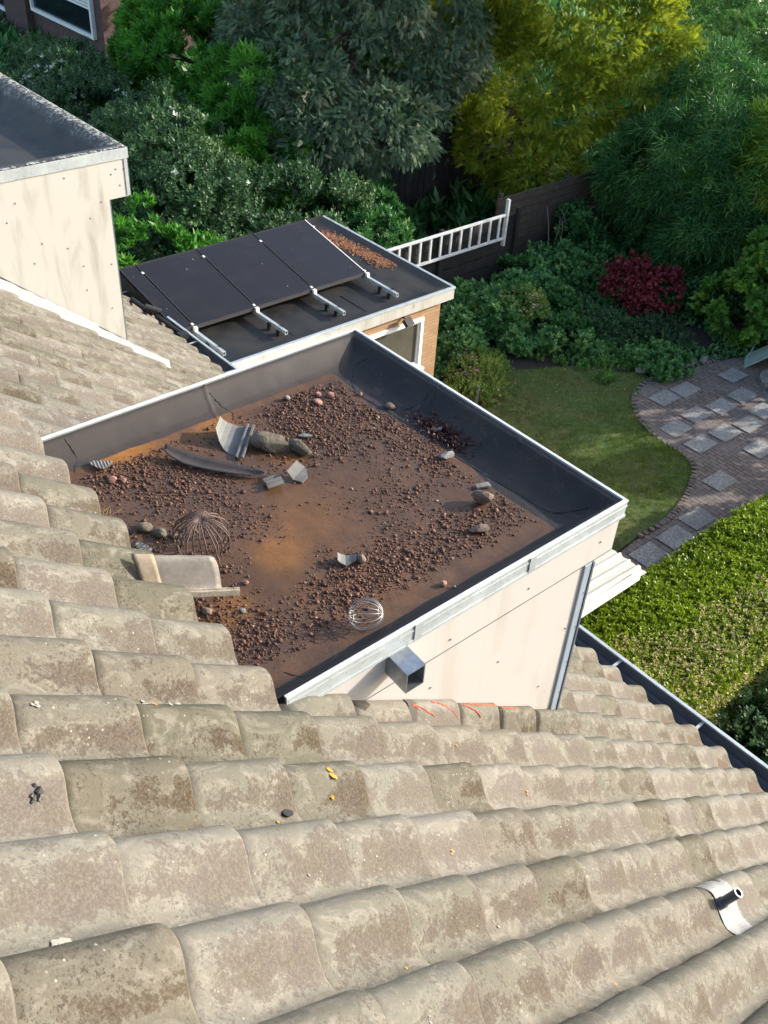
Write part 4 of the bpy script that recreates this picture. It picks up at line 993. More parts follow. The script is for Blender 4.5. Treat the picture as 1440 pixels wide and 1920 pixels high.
# wire leaf guards
def arc(c, pts): return [(c[0] + p[0], c[1] + p[1], c[2] + p[2]) for p in pts]
GX, GY = .885, -1.445
g1 = empty('leaf_guard', (GX, GY, FZ), 'brown rusted wire leaf guard with splayed wires beside the loose tile', 'leaf guard', 'wire leaf guards')
paths = []; r = random.Random(4)
for i in range(26):
    a = 2 * math.pi * i / 26 + r.uniform(-.05, .05); R = .098 * r.uniform(.9, 1.12); H = .150; ex = r.uniform(.0, .02)
    prof_ = [(0, H), (R * .25, H + .012), (R * .55, H + .006), (R * .85, H - .018), (R * 1.03, H - .05), (R * 1.0, H - .085), (R * .86 + ex, .045), (R * .78 + ex, .025), (R * .82 + ex * 1.3, .004)]
    paths.append([(GX + q * math.cos(a + .04 * k), GY + q * math.sin(a + .04 * k), FZ + z_) for k, (q, z_) in enumerate(prof_)])
tubes('wires', paths, .0028, M['rustwire'], g1, 5)
m = MB(); m.tube([(GX, GY, FZ + .146), (GX, GY, FZ + .156)], .013, 10); m.build('hub', M['rustwire'], g1)
HX, HY = 1.545, -1.200
g2 = empty('leaf_guard', (HX, HY, FZ), 'shiny silver wire ball leaf guard lying near the right edge trim', 'leaf guard', 'wire leaf guards')
paths = []; axd = Vector((.62, .55, .28)).normalized(); e1 = axd.orthogonal().normalized(); e2 = axd.cross(e1); ctr = Vector((HX, HY, FZ + .052))
for i in range(15):
    a = 2 * math.pi * i / 15 + r.uniform(-.1, .1); p = []
    for k in range(13):
        t = math.pi * k / 12; rr_ = .056 * math.sin(t) ** .8 * r.uniform(.98, 1.02); tw_ = a + .35 * (k / 12)
        q = ctr + axd * (-.060 * math.cos(t)) + (e1 * math.cos(tw_) + e2 * math.sin(tw_)) * rr_; p.append(tuple(q))
    paths.append(p)
tubes('wires', paths, .0017, M['wire'], g2, 5)
ring = [tuple(ctr + axd * .052 + (e1 * math.cos(t) + e2 * math.sin(t)) * .024) for t in np.linspace(0, 6.283, 17)]
ring2 = [tuple(ctr - axd * .052 + (e1 * math.cos(t) + e2 * math.sin(t)) * .020) for t in np.linspace(0, 6.283, 17)]
tubes('ring', [ring], .002, M['wire'], g2, 5); tubes('ring', [ring2], .002, M['wire'], g2, 5)
# stones one can tell apart
GS = 'stones lying loose on the flat roof'
for i, (x, y, r_, mt, lb, sx, sy, sz, rz) in enumerate((
    (1.300, -.378, .050, 'stone', 'brown angular rock standing in the puddle near the far right', 1.1, .7, .75, .2),
    (1.418, -.515, .040, 'stone', 'flat brown stone between the puddle rock and the edge trim', 1.15, .7, .5, .9),
    (1.275, -1.005, .026, 'stone', 'small brown stone leaning on the curved grey tile piece', 1.1, .8, .7, .3),
    (.978, -.275, .036, 'rock_grey', 'pale grey smooth stone at the foot of the dark parapet slope', 1.3, .7, .5, 1.6),
    (.805, -.171, .024, 'rock_grey', 'grey flat stone in the patch of dark leaf litter', 1.3, .7, .5, .8),
    (.536, -.215, .026, 'stone', 'beige stone on the seam near the far roof corner', 1.1, .9, .7, .3),
    (1.565, -.840, .016, 'stone_pink', 'lone pinkish pebble on bare sediment near the right trim', 1, .9, .8, .3),
    (1.600, -.822, .009, 'rock_grey', 'tiny pale pebble just beside the lone pinkish one', 1, .9, .7, .3),
    (.303, -.385, .020, 'stone_pink', 'rightmost of the rounded pink stones below the far corner', 1, .9, .8, .3),
    (.265, -.430, .019, 'stone_pink', 'middle rounded pink stone below the far corner', 1, .9, .8, 1.3),
    (.318, -.470, .022, 'stone_pink', 'flatter pink stone in front of the other pink ones', 1.2, .9, .6, .5),
    (.205, -.565, .020, 'rock_grey', 'rounded grey-pink stone at the left end of the gravel heap', 1, .9, .8, .5),
    (.37, -.262, .014, 'stone_pink', 'small pink stone on the seam right of the heap', 1, .9, .8, .5),
    (.300, -1.500, .022, 'stone_pink', 'lone red-pink stone near the ribbed pale shard', 1, .8, .8, .5),
    (.325, -1.465, .015, 'stone_pink', 'smaller red stone touching the lone one near the pale shard', 1, .8, .8, .2),
    (.640, -1.560, .040, 'stone_moss', 'broken mossy mortar bit left of the brown wire guard', 1.2, .6, .6, .9),
    (.700, -1.520, .034, 'stone_moss', 'dark crumbling mortar bit between the mossy bit and the wire guard', 1.2, .7, .5, .1),
    (.745, -1.480, .022, 'stone', 'small brown crumb at the foot of the brown wire guard', 1.2, .7, .6, .4),
    (1.165, -1.600, .022, 'stone', 'beige stone in the orange wet patch by the loose tile', 1.2, .9, .6, .4),
    (1.12, -1.41, .014, 'stone_pink', 'red pebble at the right tip of the loose tile', 1.2, .9, .6, .4),
    (1.232, -1.50, .014, 'rock_grey', 'small grey pebble right of the orange wet patch', 1.2, .9, .6, .4))):
    rock('stone', x, y, r_, M[mt], lb, 'stone', GS, 20 + i, sx, sy, sz, rz)
# gravel
ico = None
import bmesh
bm = bmesh.new(); bmesh.ops.create_icosphere(bm, subdivisions=1, radius=1); IV = np.array([v.co[:] for v in bm.verts]); IF = np.array([[v.index for v in f.verts] for f in bm.faces]); bm.free()
gpro = []
for k in range(8):
    q = IV * (1 + .28 * rng.normal(size=(len(IV), 1)) * .6); q = q * np.array((1, rng.uniform(.65, 1), rng.uniform(.5, .8))); gpro.append((q, IF))
def dens(x, y):
    p = np.column_stack([x, y, np.zeros(len(x))])
    def b(cx, cy, rx, ry, an=0.0):
        c, s_ = math.cos(an), math.sin(an); u = (x - cx) * c + (y - cy) * s_; v_ = -(x - cx) * s_ + (y - cy) * c
        return np.exp(-((u / rx) ** 2 + (v_ / ry) ** 2))
    d = .26 + 1.0 * b(.32, -.50, .20, .22) + .8 * b(.50, -.62, .22, .14) + .9 * b(.28, -1.45, .10, .24, .3) + .75 * b(1.40, -.66, .12, .42, 0) + .9 * b(1.33, -1.05, .13, .30) + 1.1 * b(1.36, -1.55, .11, .10) + 1.1 * b(1.15, -1.62, .12, .05) \
        + .5 * b(.62, -.33, .22, .10) + .6 * b(.95, -.33, .25, .07) + .6 * b(.60, -.85, .12, .1) + .5 * b(.35, -1.25, .1, .1) + .55 * b(.55, -1.30, .16, .16) + .5 * b(.80, -1.2, .2, .12) + .25 * b(1.0, -.62, .2, .3)
    d -= 1.0 * b(1.12, -1.26, .11, .10) + .45 * b(.86, -.75, .12, .14, .6) + .4 * b(.70, -1.05, .08, .10) + .45 * b(1.22, -.42, .07, .10) + .3 * b(.95, -1.02, .2, .1)
    d += .32 * fbm(p, 11, 70) + .18 * fbm(p, 30, 71)
    df_ = -y; dr2 = W - x; dl2 = x; db = y + D
    dmin = .24 + .05 * fbm(p, 6, 77)
    lim = np.minimum(np.minimum((df_ - dmin) / .05, (dr2 - .19 - .03 * fbm(p, 7, 78)) / .03), (dl2 - .17 - .04 * fbm(p, 6, 79)) / .04)
    lim = np.minimum(lim, (db - .0) / .02)
    return np.clip(d, 0, 1.15) * np.clip(lim, 0, 1)
N = 80000
gx = rng.uniform(.05, W - .08, N); gy = rng.uniform(-D + .0, -.1, N); dd = dens(gx, gy)
kp = rng.uniform(0, 1.25, N) < dd ** 1.5 * .60; gx, gy, dd = gx[kp], gy[kp], dd[kp]
sz_ = np.exp(rng.normal(math.log(.0031), .50, len(gx))) * (.85 + .3 * np.clip(dd, 0, 1)); sz_ = np.clip(sz_, .0016, .0125)
pos = np.column_stack([gx, gy, flz(gx, gy) + sz_ * .28])
dirs = rng.normal(size=(len(gx), 3)) * .5 + (0, 0, 1)
tn = np.clip(rng.normal(.45, .22, len(gx)) + .12 * fbm(pos, 5, 90), 0, 1)
v, f, tt = scatter(gpro, pos, dirs, sz_, rng, True, tn)
tag(npmesh('gravel', v, f, M['gravel'], smooth=True, attrs={'tint': tt}), 'loose reddish-brown lava gravel strewn over the wet flat roof', 'gravel', kind='stuff')
# leaf litter: dark heap and dry grass wisps
k = 900; lx = rng.normal(.845, .085, k); ly = -.172 + rng.normal(0, .028, k) - .2 * (lx - .845) * 0; pos = np.column_stack([lx, ly, flz(lx, ly) + rng.uniform(.001, .008, k)])
lp = [L4(.02, .008, .2, 1.3, .1, 0), L4(.014, .01, .2, 1.1, .1, 0)]
v, f, tt = scatter(lp, pos, np.tile((0, 0, 1.), (k, 1)) + rng.normal(0, .4, (k, 3)), rng.uniform(.6, 1.4, k), rng)
tag(npmesh('leaf_litter', v, f, M['litter'], attrs={'tint': tt}), 'dark red-brown leaf litter heaped against the parapet slope', 'leaf litter', kind='stuff')
k = 700; lx = rng.uniform(0, 1, k); lx = .30 + .34 * lx + rng.normal(0, .02, k); ly = -1.655 + rng.normal(0, .018, k); pos = np.column_stack([lx, ly, flz(lx, ly) + rng.uniform(.001, .010, k)])
lp = [L4(.045, .004, .2, 1.35, .1, 0), L4(.02, .006, .2, 1.1, .1, 0)]
v, f, tt = scatter(lp, pos, np.tile((0, 0, 1.), (k, 1)) + rng.normal(0, .4, (k, 3)), rng.uniform(.5, 1.3, k), rng)
tag(npmesh('dry_straw', v, f, M['dry'], attrs={'tint': tt}), 'pale dry straw and moss crumbs along the foot of the tiles', 'straw', kind='stuff')

# ============================================================ outbuilding with flat roof
SX0, SX1, SY0, SY1, SZ = -7.1, -4.44, 1.96, 5.33, -3.0
shed = empty('outbuilding', (-5.8, 3.6, GZ), 'yellow brick outbuilding with black flat roof and cream fascia', 'outbuilding')
m = MB(); wx = SX1 - .10; wy = SY1 - .12
wy0, wy1, wz0, wz1 = 3.86, 4.93, -4.03, -3.33
m.box((SX0 + .1, SY0 + .05, GZ), (wx - .15, wy - .15, SZ - .1))
def wallpiece(a, b): m.box(a, b)
wallpiece((wx - .15, SY0 + .05, GZ), (wx, wy0, SZ - .10)); wallpiece((wx - .15, wy1, GZ), (wx, wy, SZ - .10)); wallpiece((wx - .15, wy0, GZ), (wx, wy1, wz0)); wallpiece((wx - .15, wy0, wz1), (wx, wy1, SZ - .10)); wallpiece((SX0 + .1, wy - .15, GZ), (wx - .15, wy, SZ - .10))
m.build('brick_wall', M['brick'], shed)
m = MB(); m.box((SX0 + .02, SY0 + .02, SZ - .155), (SX1 - .012, SY1 - .012, SZ - .052)); m.build('roof_slab', M['cream'], shed)
m = MB(); m.box((SX1 - .012, SY0, SZ - .165), (SX1, SY1, SZ - .028)); m.box((SX0, SY1 - .012, SZ - .165), (SX1 - .012, SY1, SZ - .028)); m.box((SX1, 4.66, SZ - .10), (SX1 + .004, 4.668, SZ - .05)); m.build('fascia', M['cream2'], shed, bevel=.002)
m = MB(); m.box((SX1 - .03, SY0, SZ - .027), (SX1 + .010, SY1 + .010, SZ)); m.box((SX0, SY1 - .03, SZ - .027), (SX1 - .03, SY1 + .010, SZ)); m.build('edge_trim', M['alu'], shed, bevel=.002)
m = MB()
def sz(x, y): return SZ - .045 + min(.040, max(0, .045 - min(SX1 - .03 - x, SY1 - .03 - y) * .35) + max(0, .05 - (x - SX0) * .3)) + .0015 * math.sin(x * 7 + y * 5)
gx_ = list(np.linspace(SX0, SX1 - .55, 10)) + list(np.linspace(SX1 - .5, SX1 - .03, 14)); gy_ = list(np.linspace(SY0, SY1 - .55, 10)) + list(np.linspace(SY1 - .5, SY1 - .03, 14))
vv = [(x, y, sz(x, y)) for y in gy_ for x in gx_]; q = len(gx_)
m.faces(vv, [(j * q + i, j * q + i + 1, (j + 1) * q + i + 1, (j + 1) * q + i) for j in range(len(gy_) - 1) for i in range(q - 1)]); m.build('roof_membrane', M['bit_shed'], shed, smooth=True)
m = MB(); m.box((SX0, SY0 - .0, SZ - .10), (SX0 + .03, SY1 - .03, SZ + .01)); m.build('far_kerb', M['bit_shed'], shed)
# membrane laps
m = MB()
for y in (3.0, 4.05): m.box((-5.1, y, SZ - .046), (SX1 - .1, y + .006, SZ - .040))
build_each(m, 'membrane_seam', M['black'], shed)
win = MB(); fx = wx - .02
for a, b in (((fx, wy0, wz0), (fx + .045, wy1, wz0 + .05)), ((fx, wy0, wz1 - .05), (fx + .045, wy1, wz1)), ((fx, wy0, wz0 + .05), (fx + .045, wy0 + .05, wz1 - .05)), ((fx, wy1 - .05, wz0 + .05), (fx + .045, wy1, wz1 - .05))): win.box(a, b)
for a, b in (((fx - .01, wy0 + .05, wz0 + .05), (fx + .022, wy1 - .05, wz0 + .075)), ((fx - .01, wy0 + .05, wz1 - .075), (fx + .022, wy1 - .05, wz1 - .05)), ((fx - .01, wy0 + .05, wz0 + .075), (fx + .022, wy0 + .075, wz1 - .075)), ((fx - .01, wy1 - .075, wz0 + .075), (fx + .022, wy1 - .05, wz1 - .075))): win.box(a, b)
win = win.build('window', M['white'], shed, bevel=.003)
m = MB(); m.box((fx - .006, wy0 + .075, wz0 + .075), (fx + .002, wy1 - .075, wz1 - .075)); m.build('pane', M['glass'], win)
m = MB(); m.box((wx + .0, wy0 - .03, wz0 - .035), (wx + .07, wy1 + .03, wz0 - .004)); m.build('sill', M['white'], win, bevel=.003)
# outside lamp above the window
lm = MB(); fr = Matrix.Translation((wx + .10, 4.58, SZ - .27)) @ Matrix.Rotation(rad(35), 4, 'Y')
lm.box((-.045, -.05, -.03), (.05, .05, .03), fr); lm.box((-.055, -.058, .03), (.06, .058, .036), fr); lm = lm.build('outside_lamp', M['black'], shed, bevel=.004)
m = MB(); m.tube([(wx, 4.58, SZ - .24), (wx + .07, 4.58, SZ - .25)], .012, 8); m.build('lamp_bracket', M['black'], lm)
m = MB(); m.box((.05, -.042, -.024), (.053, .042, .024), fr); m.build('lamp_glass', M['pale_shard'], lm)
# boarded lean-to between house and outbuilding
lt2 = empty('lean_to_roof', (-4.0, 2.7, -3.4), 'white boarded lean-to roof between the gutter and the outbuilding fascia', 'lean-to roof')
m = MB()
for k in range(6):
    y = 2.02 + k * .235; m.box((-4.43, y, -3.26), (-3.62, y + .230, -3.235))
m.build('boards', M['white'], lt2)
m = MB(); m.box((-4.43, 2.0, -3.31), (-3.62, 2.018, -3.20)); m.box((-3.618, 2.0, -3.33), (-3.60, 3.44, -3.20)); m.box((-4.40, 3.10, -3.234), (-4.30, 3.22, -3.16)); m.build('edging', M['alu'], lt2)
m = MB(); m.tube([(-4.435, 3.28, -3.10), (-4.33, 3.28, -3.12), (-4.25, 3.36, -3.16)], .010, 6); m.box((-4.40, 2.96, -3.234), (-4.22, 3.02, -3.19)); m.build('bracket', M['white'], lt2)
m = MB(); m.box((-3.66, 2.05, GZ), (-3.60, 2.11, -3.34)); m.box((-3.66, 3.36, GZ), (-3.60, 3.42, -3.34)); build_each(m, 'post', M['white'], lt2)

# ---------- solar panels
RY = [2.077, 2.89, 3.711, 4.526]
def ppt(t, y, h=0.0):    # t along the panel, 0 = low edge
    return Vector((-5.195 - 1.255 * t - .18 * h, y, -2.900 + .236 * t + h))
def panel(y0, y1, label):
    e = empty('solar_panel', (-5.8, (y0 + y1) / 2, -2.8), label, 'solar panel', 'solar panels on the outbuilding roof')
    m = MB()
    def slab(t0, t1, ya, yb, h0, h1):
        P = [ppt(t0, ya, h0), ppt(t1, ya, h0), ppt(t1, yb, h0), ppt(t0, yb, h0), ppt(t0, ya, h1), ppt(t1, ya, h1), ppt(t1, yb, h1), ppt(t0, yb, h1)]
        m.faces(P, [(0, 1, 2, 3), (4, 7, 6, 5), (0, 4, 5, 1), (1, 5, 6, 2), (2, 6, 7, 3), (3, 7, 4, 0)])
    slab(0, .012, y0, y1, -.034, .002); slab(.988, 1, y0, y1, -.034, .002); slab(.012, .988, y0, y0 + .014, -.034, .002); slab(.012, .988, y1 - .014, y1, -.034, .002)
    m.build('frame', simple('black_panel_frame', (0.05, 0.048, 0.05), .45, .5, .2, 8, 0), e)
    m = MB(); slab(.012, .988, y0 + .014, y1 - .014, -.006, 0); m.build('cells', M['pv'], e)
    m = MB()
    for (t, y) in [(random.uniform(.1, .9), random.uniform(y0 + .05, y1 - .05)) for _ in range(2)]:
        crust(m, ppt(t, y, .001), random.uniform(.006, .012), int(t * 99))
    build_each(m, 'bird_dropping', M['white'], e)
panel(1.875, 2.068, 'narrow leftmost solar panel strip next to the tiled roof')
panel(2.086, 2.881, 'black solar panel between the first and second rails, nearest the tiles')
panel(2.899, 3.702, 'middle full-width black solar panel on the outbuilding')
panel(3.720, 4.517, 'black solar panel farthest right, with a hazy cloud reflection')
lb_ = ('leftmost steel mounting rail at the gutter end of the panels', 'second steel mounting rail counted from the tiled roof', 'third steel mounting rail counted from the tiled roof', 'rightmost steel mounting rail beside the rusty gravel')
for i, y in enumerate(RY):
    e = empty('mounting_rail', (-4.9, y, -2.97), lb_[i], 'mounting rail', 'mounting rails under the solar panels')
    m = MB(); m.box((-6.35, y - .018, -2.985), (-4.60, y - .013, -2.945)); m.box((-6.35, y + .013, -2.985), (-4.60, y + .018, -2.945)); m.box((-6.35, y - .013, -2.985), (-4.60, y + .013, -2.978)); m.box((-5.18, y - .018, -2.944), (-4.60, y + .018, -2.940))
    m.build('rail', M['alu'], e)
    m = MB(); m.box((-4.76, y - .030, -3.044), (-4.70, y + .045, -2.99)); m.box((-4.74, y + .024, -2.99), (-4.71, y + .05, -2.925)); m.box((-4.92, y - .04, -3.044), (-4.87, y - .02, -2.96)); build_each(m, 'foot', M['black'], e)
    m = MB(); 
    for t in (.03, .86):
        p = ppt(t, y); m.box((p.x - .018, p.y - .012, p.z - .0), (p.x + .018, p.y + .012, p.z + .010))
    m.box((-5.19, y - .02, -2.94), (-5.15, y + .02, -2.895))
    if i == 3: 
        m.poly([ppt(0, y - .007, .0035), ppt(0, y + .004, .0035), ppt(1, y + .004, .0035), ppt(1, y - .007, .0035)][::-1])
    build_each(m, 'clamp', M['white'], e)
m = MB(); A_ = [(-5.2, 1.868, -2.96), (-6.47, 1.868, -2.96), (-6.47, 1.868, -2.69), (-5.2, 1.868, -2.925)]
m.faces(A_ + [(x, y - .004, z) for x, y, z in A_], [(0, 1, 2, 3), (7, 6, 5, 4), (0, 3, 7, 4), (3, 2, 6, 7)])
m.box((-6.49, 1.868, -3.03), (-6.480, 4.52, -2.69))
tag(m.build('wind_deflector', simple('dark_grey_sheet', (0.05, 0.052, 0.05), .5, .2, .3, 6, .05)), 'dark grey triangular side sheet closing the left end of the panel row', 'wind deflector')
# rusty gravel on the shed roof
k = 1500; q = rng.uniform(0, 1, k); lx = -6.75 + 1.35 * q + rng.normal(0, .05, k); ly = 4.98 + .14 * q + rng.normal(0, .075, k); pos = np.column_stack([lx, ly, np.full(k, SZ - .040)])
v, f, tt = scatter(gpro, pos, rng.normal(size=(k, 3)) * .5 + (0, 0, 1), rng.uniform(.008, .017, k), rng, True, rng.uniform(.55, 1, k))
gm2 = leafmat('rusty_leaf_grit', (0.13, 0.055, 0.03), (0.26, 0.12, 0.06), (0.34, 0.18, 0.10), 0, .9)
tag(npmesh('rusty_grit', v, f, gm2, attrs={'tint': tt}), 'rust-orange grit and leaves strewn at the far corner of the outbuilding roof', 'grit', kind='stuff')
# black pipes dropped in the gutter
pp = MB(); pp.tube([(-5.78, 1.66, -2.70), (-5.46, 1.72, -2.755)], .028, 10); pp.tube([(-5.48, 1.66, -2.66), (-5.40, 1.80, -2.73)], .034, 10); pp.tube([(-5.40, 1.74, -2.76), (-4.95, 1.83, -2.84)], .024, 10)
pp.box((-5.02, 1.76, -2.86), (-4.94, 1.86, -2.80))
tag(pp.build('drain_pipe', M['black'], smooth=False), 'black plastic drain pipe with elbow lying along the gutter by the panels', 'drain pipe')

# ---------- corrugated canopy
cn = empty('canopy', (-.6, 2.7, -3.4), 'cream corrugated canopy sticking out below the gutter beside the hedge', 'canopy')
m = MB(); xs = np.linspace(-1.5, .10, 129)
def cz(x, y): return -3.36 - (y - 1.95) * .05 + .022 * (1 if (x * 9.0) % 1 < .25 else 0) 
prev = None
for x in xs:
    row = [(x, 1.96, cz(x, 1.96)), (x, 3.45 + .004 * math.sin(x * 90), cz(x, 3.45))]
    if prev: m.poly([prev[0], row[0], row[1], prev[1]])
    prev = row
o = m.build('corrugated_sheet', simple('cream_corrugated_plastic', (0.55, 0.52, 0.44), .45, 0, .12, 6, .05, dirt=(.5, .46, .36)), cn); so_ = o.modifiers.new('t', 'SOLIDIFY'); so_.thickness = .004
m = MB(); m.box((-1.5, 3.36, -3.50), (.08, 3.40, -3.45)); m.box((.06, 1.96, -3.48), (.10, 3.36, -3.40)); m.build('frame', M['white'], cn)
m = MB(); m.box((-1.48, 3.34, GZ), (-1.44, 3.38, -3.50)); m.build('post', M['white'], cn)

# ---------- ladder and fences
ld_ = empty('ladder', (-7.2, 8.3, GZ), 'aluminium ladder hung sideways on the dark fence behind the outbuilding', 'ladder')
m = MB(); m.box((-7.22, 6.3, -4.31), (-7.18, 9.25, -4.27)); m.box((-7.22, 6.3, -3.90), (-7.18, 9.25, -3.86)); build_each(m, 'side_rail', M['alu_white'], ld_, bevel=.004)
for k in range(13): 
    y = 9.12 - k * .222; m = MB(); m.box((-7.213, y - .018, -4.27), (-7.187, y + .018, -3.90)); m.build('rung', M['alu_white'], ld_)
m = MB(); m.box((-7.23, 9.252, -4.42), (-7.17, 9.295, -3.62)); m.build('end_bar', M['alu_white'], ld_)
fn = empty('garden_fence', (-7.5, 7.5, GZ), 'black wooden garden fence carrying the ladder', 'fence')
for k in range(6): m = MB(); m.box((-7.50, 4.0, GZ + .08 + k * .21), (-7.47, 9.9, GZ + .26 + k * .21)); m.build('board', M['wood_d'], fn)
for y in (4.2, 6.1, 8.0, 9.8): m = MB(); m.box((-7.47, y, GZ), (-7.40, y + .07, -3.95)); m.build('post', M['wood_d'], fn)
fn = empty('garden_fence', (-8.0, 11.7, GZ), 'brown horizontal board fence behind the bare twigs, under the golden tree', 'fence')
bm_ = simple('brown_fence_boards', (0.085, 0.066, 0.05), .85, 0, .4, 8, .3)
for k in range(9):
    m = MB(); m.box((-8.02, 9.9, GZ + .05 + k * .150), (-7.99, 14.2, GZ + .190 + k * .150)); m.build('board', bm_, fn)
for y in (10.0, 11.8, 13.6): m = MB(); m.box((-8.09, y, GZ), (-8.025, y + .07, GZ + 1.45)); m.build('post', bm_, fn)

fn = empty('garden_fence', (-10.6, 11.0, GZ), 'tall near-black board fence between the two cypresses', 'fence')
for k in range(30): m = MB(); m.box((-10.62, 8.6 + k * .165, GZ), (-10.60, 8.75 + k * .165, -3.5)); m.build('board', M['wood_d'], fn)
for z in (-5.1, -3.8): m = MB(); m.box((-10.60, 8.6, z), (-10.55, 13.5, z + .07)); m.build('crossbar', M['wood_d'], fn)
# ---------- background house
bh = empty('neighbouring_house', (-20.0, 11.0, GZ), 'dark brick house with white framed windows, top left behind the shrubs', 'house')
m = MB(); m.box((-34, 9.6, GZ), (-21.8, 14, -1.6)); m.box((-27.5, 9.40, GZ), (-26.0, 9.6, -1.6)); m.build('brick_wall', M['brick_dark'], bh)
for (xa, xb, za, zb) in ((-25.9, -22.2, -4.40, -3.40), (-31.5, -27.6, -4.80, -3.60)):
    m = MB(); t = .09
    m.box((xa, 9.50, za), (xb, 9.6, za + t)); m.box((xa, 9.50, zb - t), (xb, 9.6, zb)); m.box((xa, 9.50, za + t), (xa + t, 9.6, zb - t)); m.box((xb - t, 9.50, za + t), (xb, 9.6, zb - t)); 
    for k in range(3): m.box((xa + t, 9.54, zb - .17 - k * .075), (xb - t, 9.6, zb - .115 - k * .075))
    wn = m.build('window', M['white'], bh)
    m = MB(); m.box((xa + t, 9.57, za + t), (xb - t, 9.59, zb - .32)); m.build('pane', M['dark_glass'], wn)
# garden furniture
tb = empty('tilted_panel', (-2.6, 11.8, GZ), 'pale green board tipped up against the leafy bush by the patio', 'board')
m = MB(); fr = Matrix.Translation((-3.05, 11.15, GZ + .22)) @ Matrix.Rotation(rad(30), 4, 'Z') @ Matrix.Rotation(rad(-42), 4, 'Y')
m.box((-.30, -.22, -.012), (.30, .22, .012), fr); m.build('board', simple('pale_green_board', (0.30, 0.42, 0.36), .5, 0, .2, 6, .05), tb, bevel=.004)
m = MB(); m.tube([tuple(fr @ Vector((.25, .18, 0))), (-2.75, 11.5, GZ)], .010, 6); m.tube([tuple(fr @ Vector((.25, -.18, 0))), (-2.6, 11.2, GZ)], .010, 6); m.tube([tuple(fr @ Vector((-.28, 0, 0))), (-3.3, 11.5, GZ + .55)], .008, 6); build_each(m, 'leg', M['steel'], tb)
# round stone ring
m = MB()
for k in range(26):
    a = 2 * math.pi * k / 26; fr = Matrix.Translation((-2.38 + .42 * math.cos(a), 10.95 + .42 * math.sin(a), GZ)) @ Matrix.Rotation(a, 4, 'Z'); m.box((-.04, -.047, 0), (.04, .047, .10), fr)
tag(m.build('planting_ring', M['rock_grey'], bevel=.004), 'round ring of grey edging stones set in the patio', 'planting ring')
m = MB(); m.tube([(-4.75, 6.35, GZ), (-4.78, 6.40, GZ + .42)], .022, 8); m.tube([(-4.70, 6.28, GZ), (-4.71, 6.30, GZ + .30)], .016, 8)
tag(m.build('garden_stake', M['rock_grey']), 'grey stake standing among the yellow-green flowers beside the lawn', 'stake')

# ============================================================ vegetation
PL = [p_rosette() for _ in range(4)]; PS = [p_sprig() for _ in range(4)]; PC = [p_spray() for _ in range(4)]
PB = [p_bamboo() for _ in range(4)]; PF = [p_fern() for _ in range(3)]; PW = [p_sword() for _ in range(3)]
PM = [p_sprig(.05, .035, 8, .06) for _ in range(3)]; PH = [p_rosette(.11, .07, 6, 1.0) for _ in range(4)]
PHd = [p_sprig(.034, .019, 8, .05) for _ in range(4)]; PT = [p_sprig(.022, .012, 5, .03) for _ in range(3)]
PLong = [p_rosette(.15, .035, 9, 1.0) for _ in range(3)]
PFl = [join([L4(.028, .026, 0, 1.15, 0, i * 1.57) for i in range(4)])]
PTiny = [p_sprig(.03, .02, 12, .08) for _ in range(3)]
def T(*a, **k): return tree(*a, **k)
# --- tall conifers
T('blue_cypress', 'big dusty blue-grey cypress hanging over the outbuilding', 'tree', (-12.6, 10.2, GZ),
  [(-12.3, 9.9, -2.3, 2.0, 2.0, 1.6), (-13.3, 9.6, -1.5, 1.7, 1.7, 1.7), (-11.4, 10.9, -1.4, 1.7, 1.7, 1.8), (-12.5, 10.3, -.2, 2.3, 2.3, 2.3), (-11.9, 9.2, -3.1, 1.1, 1.1, 1.05), (-10.7, 10.0, -2.7, 1.1, 1.1, 1.0), (-11.2, 9.4, -3.6, .8, .8, .7), (-12.8, 8.6, -2.6, 1.2, 1.1, 1.2), (-10.5, 8.0, -3.2, .9, .9, .75), (-9.9, 8.9, -3.1, .8, .9, .8), (-11.3, 7.9, -2.6, .9, .9, .8)],
  46000, PC, M['L_blue'], .48, droop=.5, up=.1, gap=.7, gs=2.6, seed=11, tr=.22, spin=1.2, jitter=.7, tuft=(32, .28))
T('golden_cypress', 'golden yellow cypress with feathery sprays in the sun', 'tree', (-9.6, 13.3, GZ),
  [(-9.6, 12.6, -2.8, 1.5, 1.5, 1.3), (-8.6, 13.6, -1.9, 1.2, 1.2, 1.2), (-9.6, 13.3, -1.5, 1.8, 1.8, 1.7), (-10.0, 12.9, -.2, 1.9, 1.9, 1.9), (-9.9, 12.0, -3.9, .95, 1.0, .8), (-9.0, 11.9, -4.1, .8, .8, .7), (-10.6, 12.0, -2.6, 1.0, 1.0, 1.2), (-10.9, 12.4, -.9, 1.2, 1.2, 1.5)],
  40000, PC, M['L_gold'], .46, droop=.15, up=.15, gap=.75, gs=2.8, seed=12, tr=.18, limbs=0, ztop=-3.6, spin=1.2, jitter=.6, tuft=(34, .27))
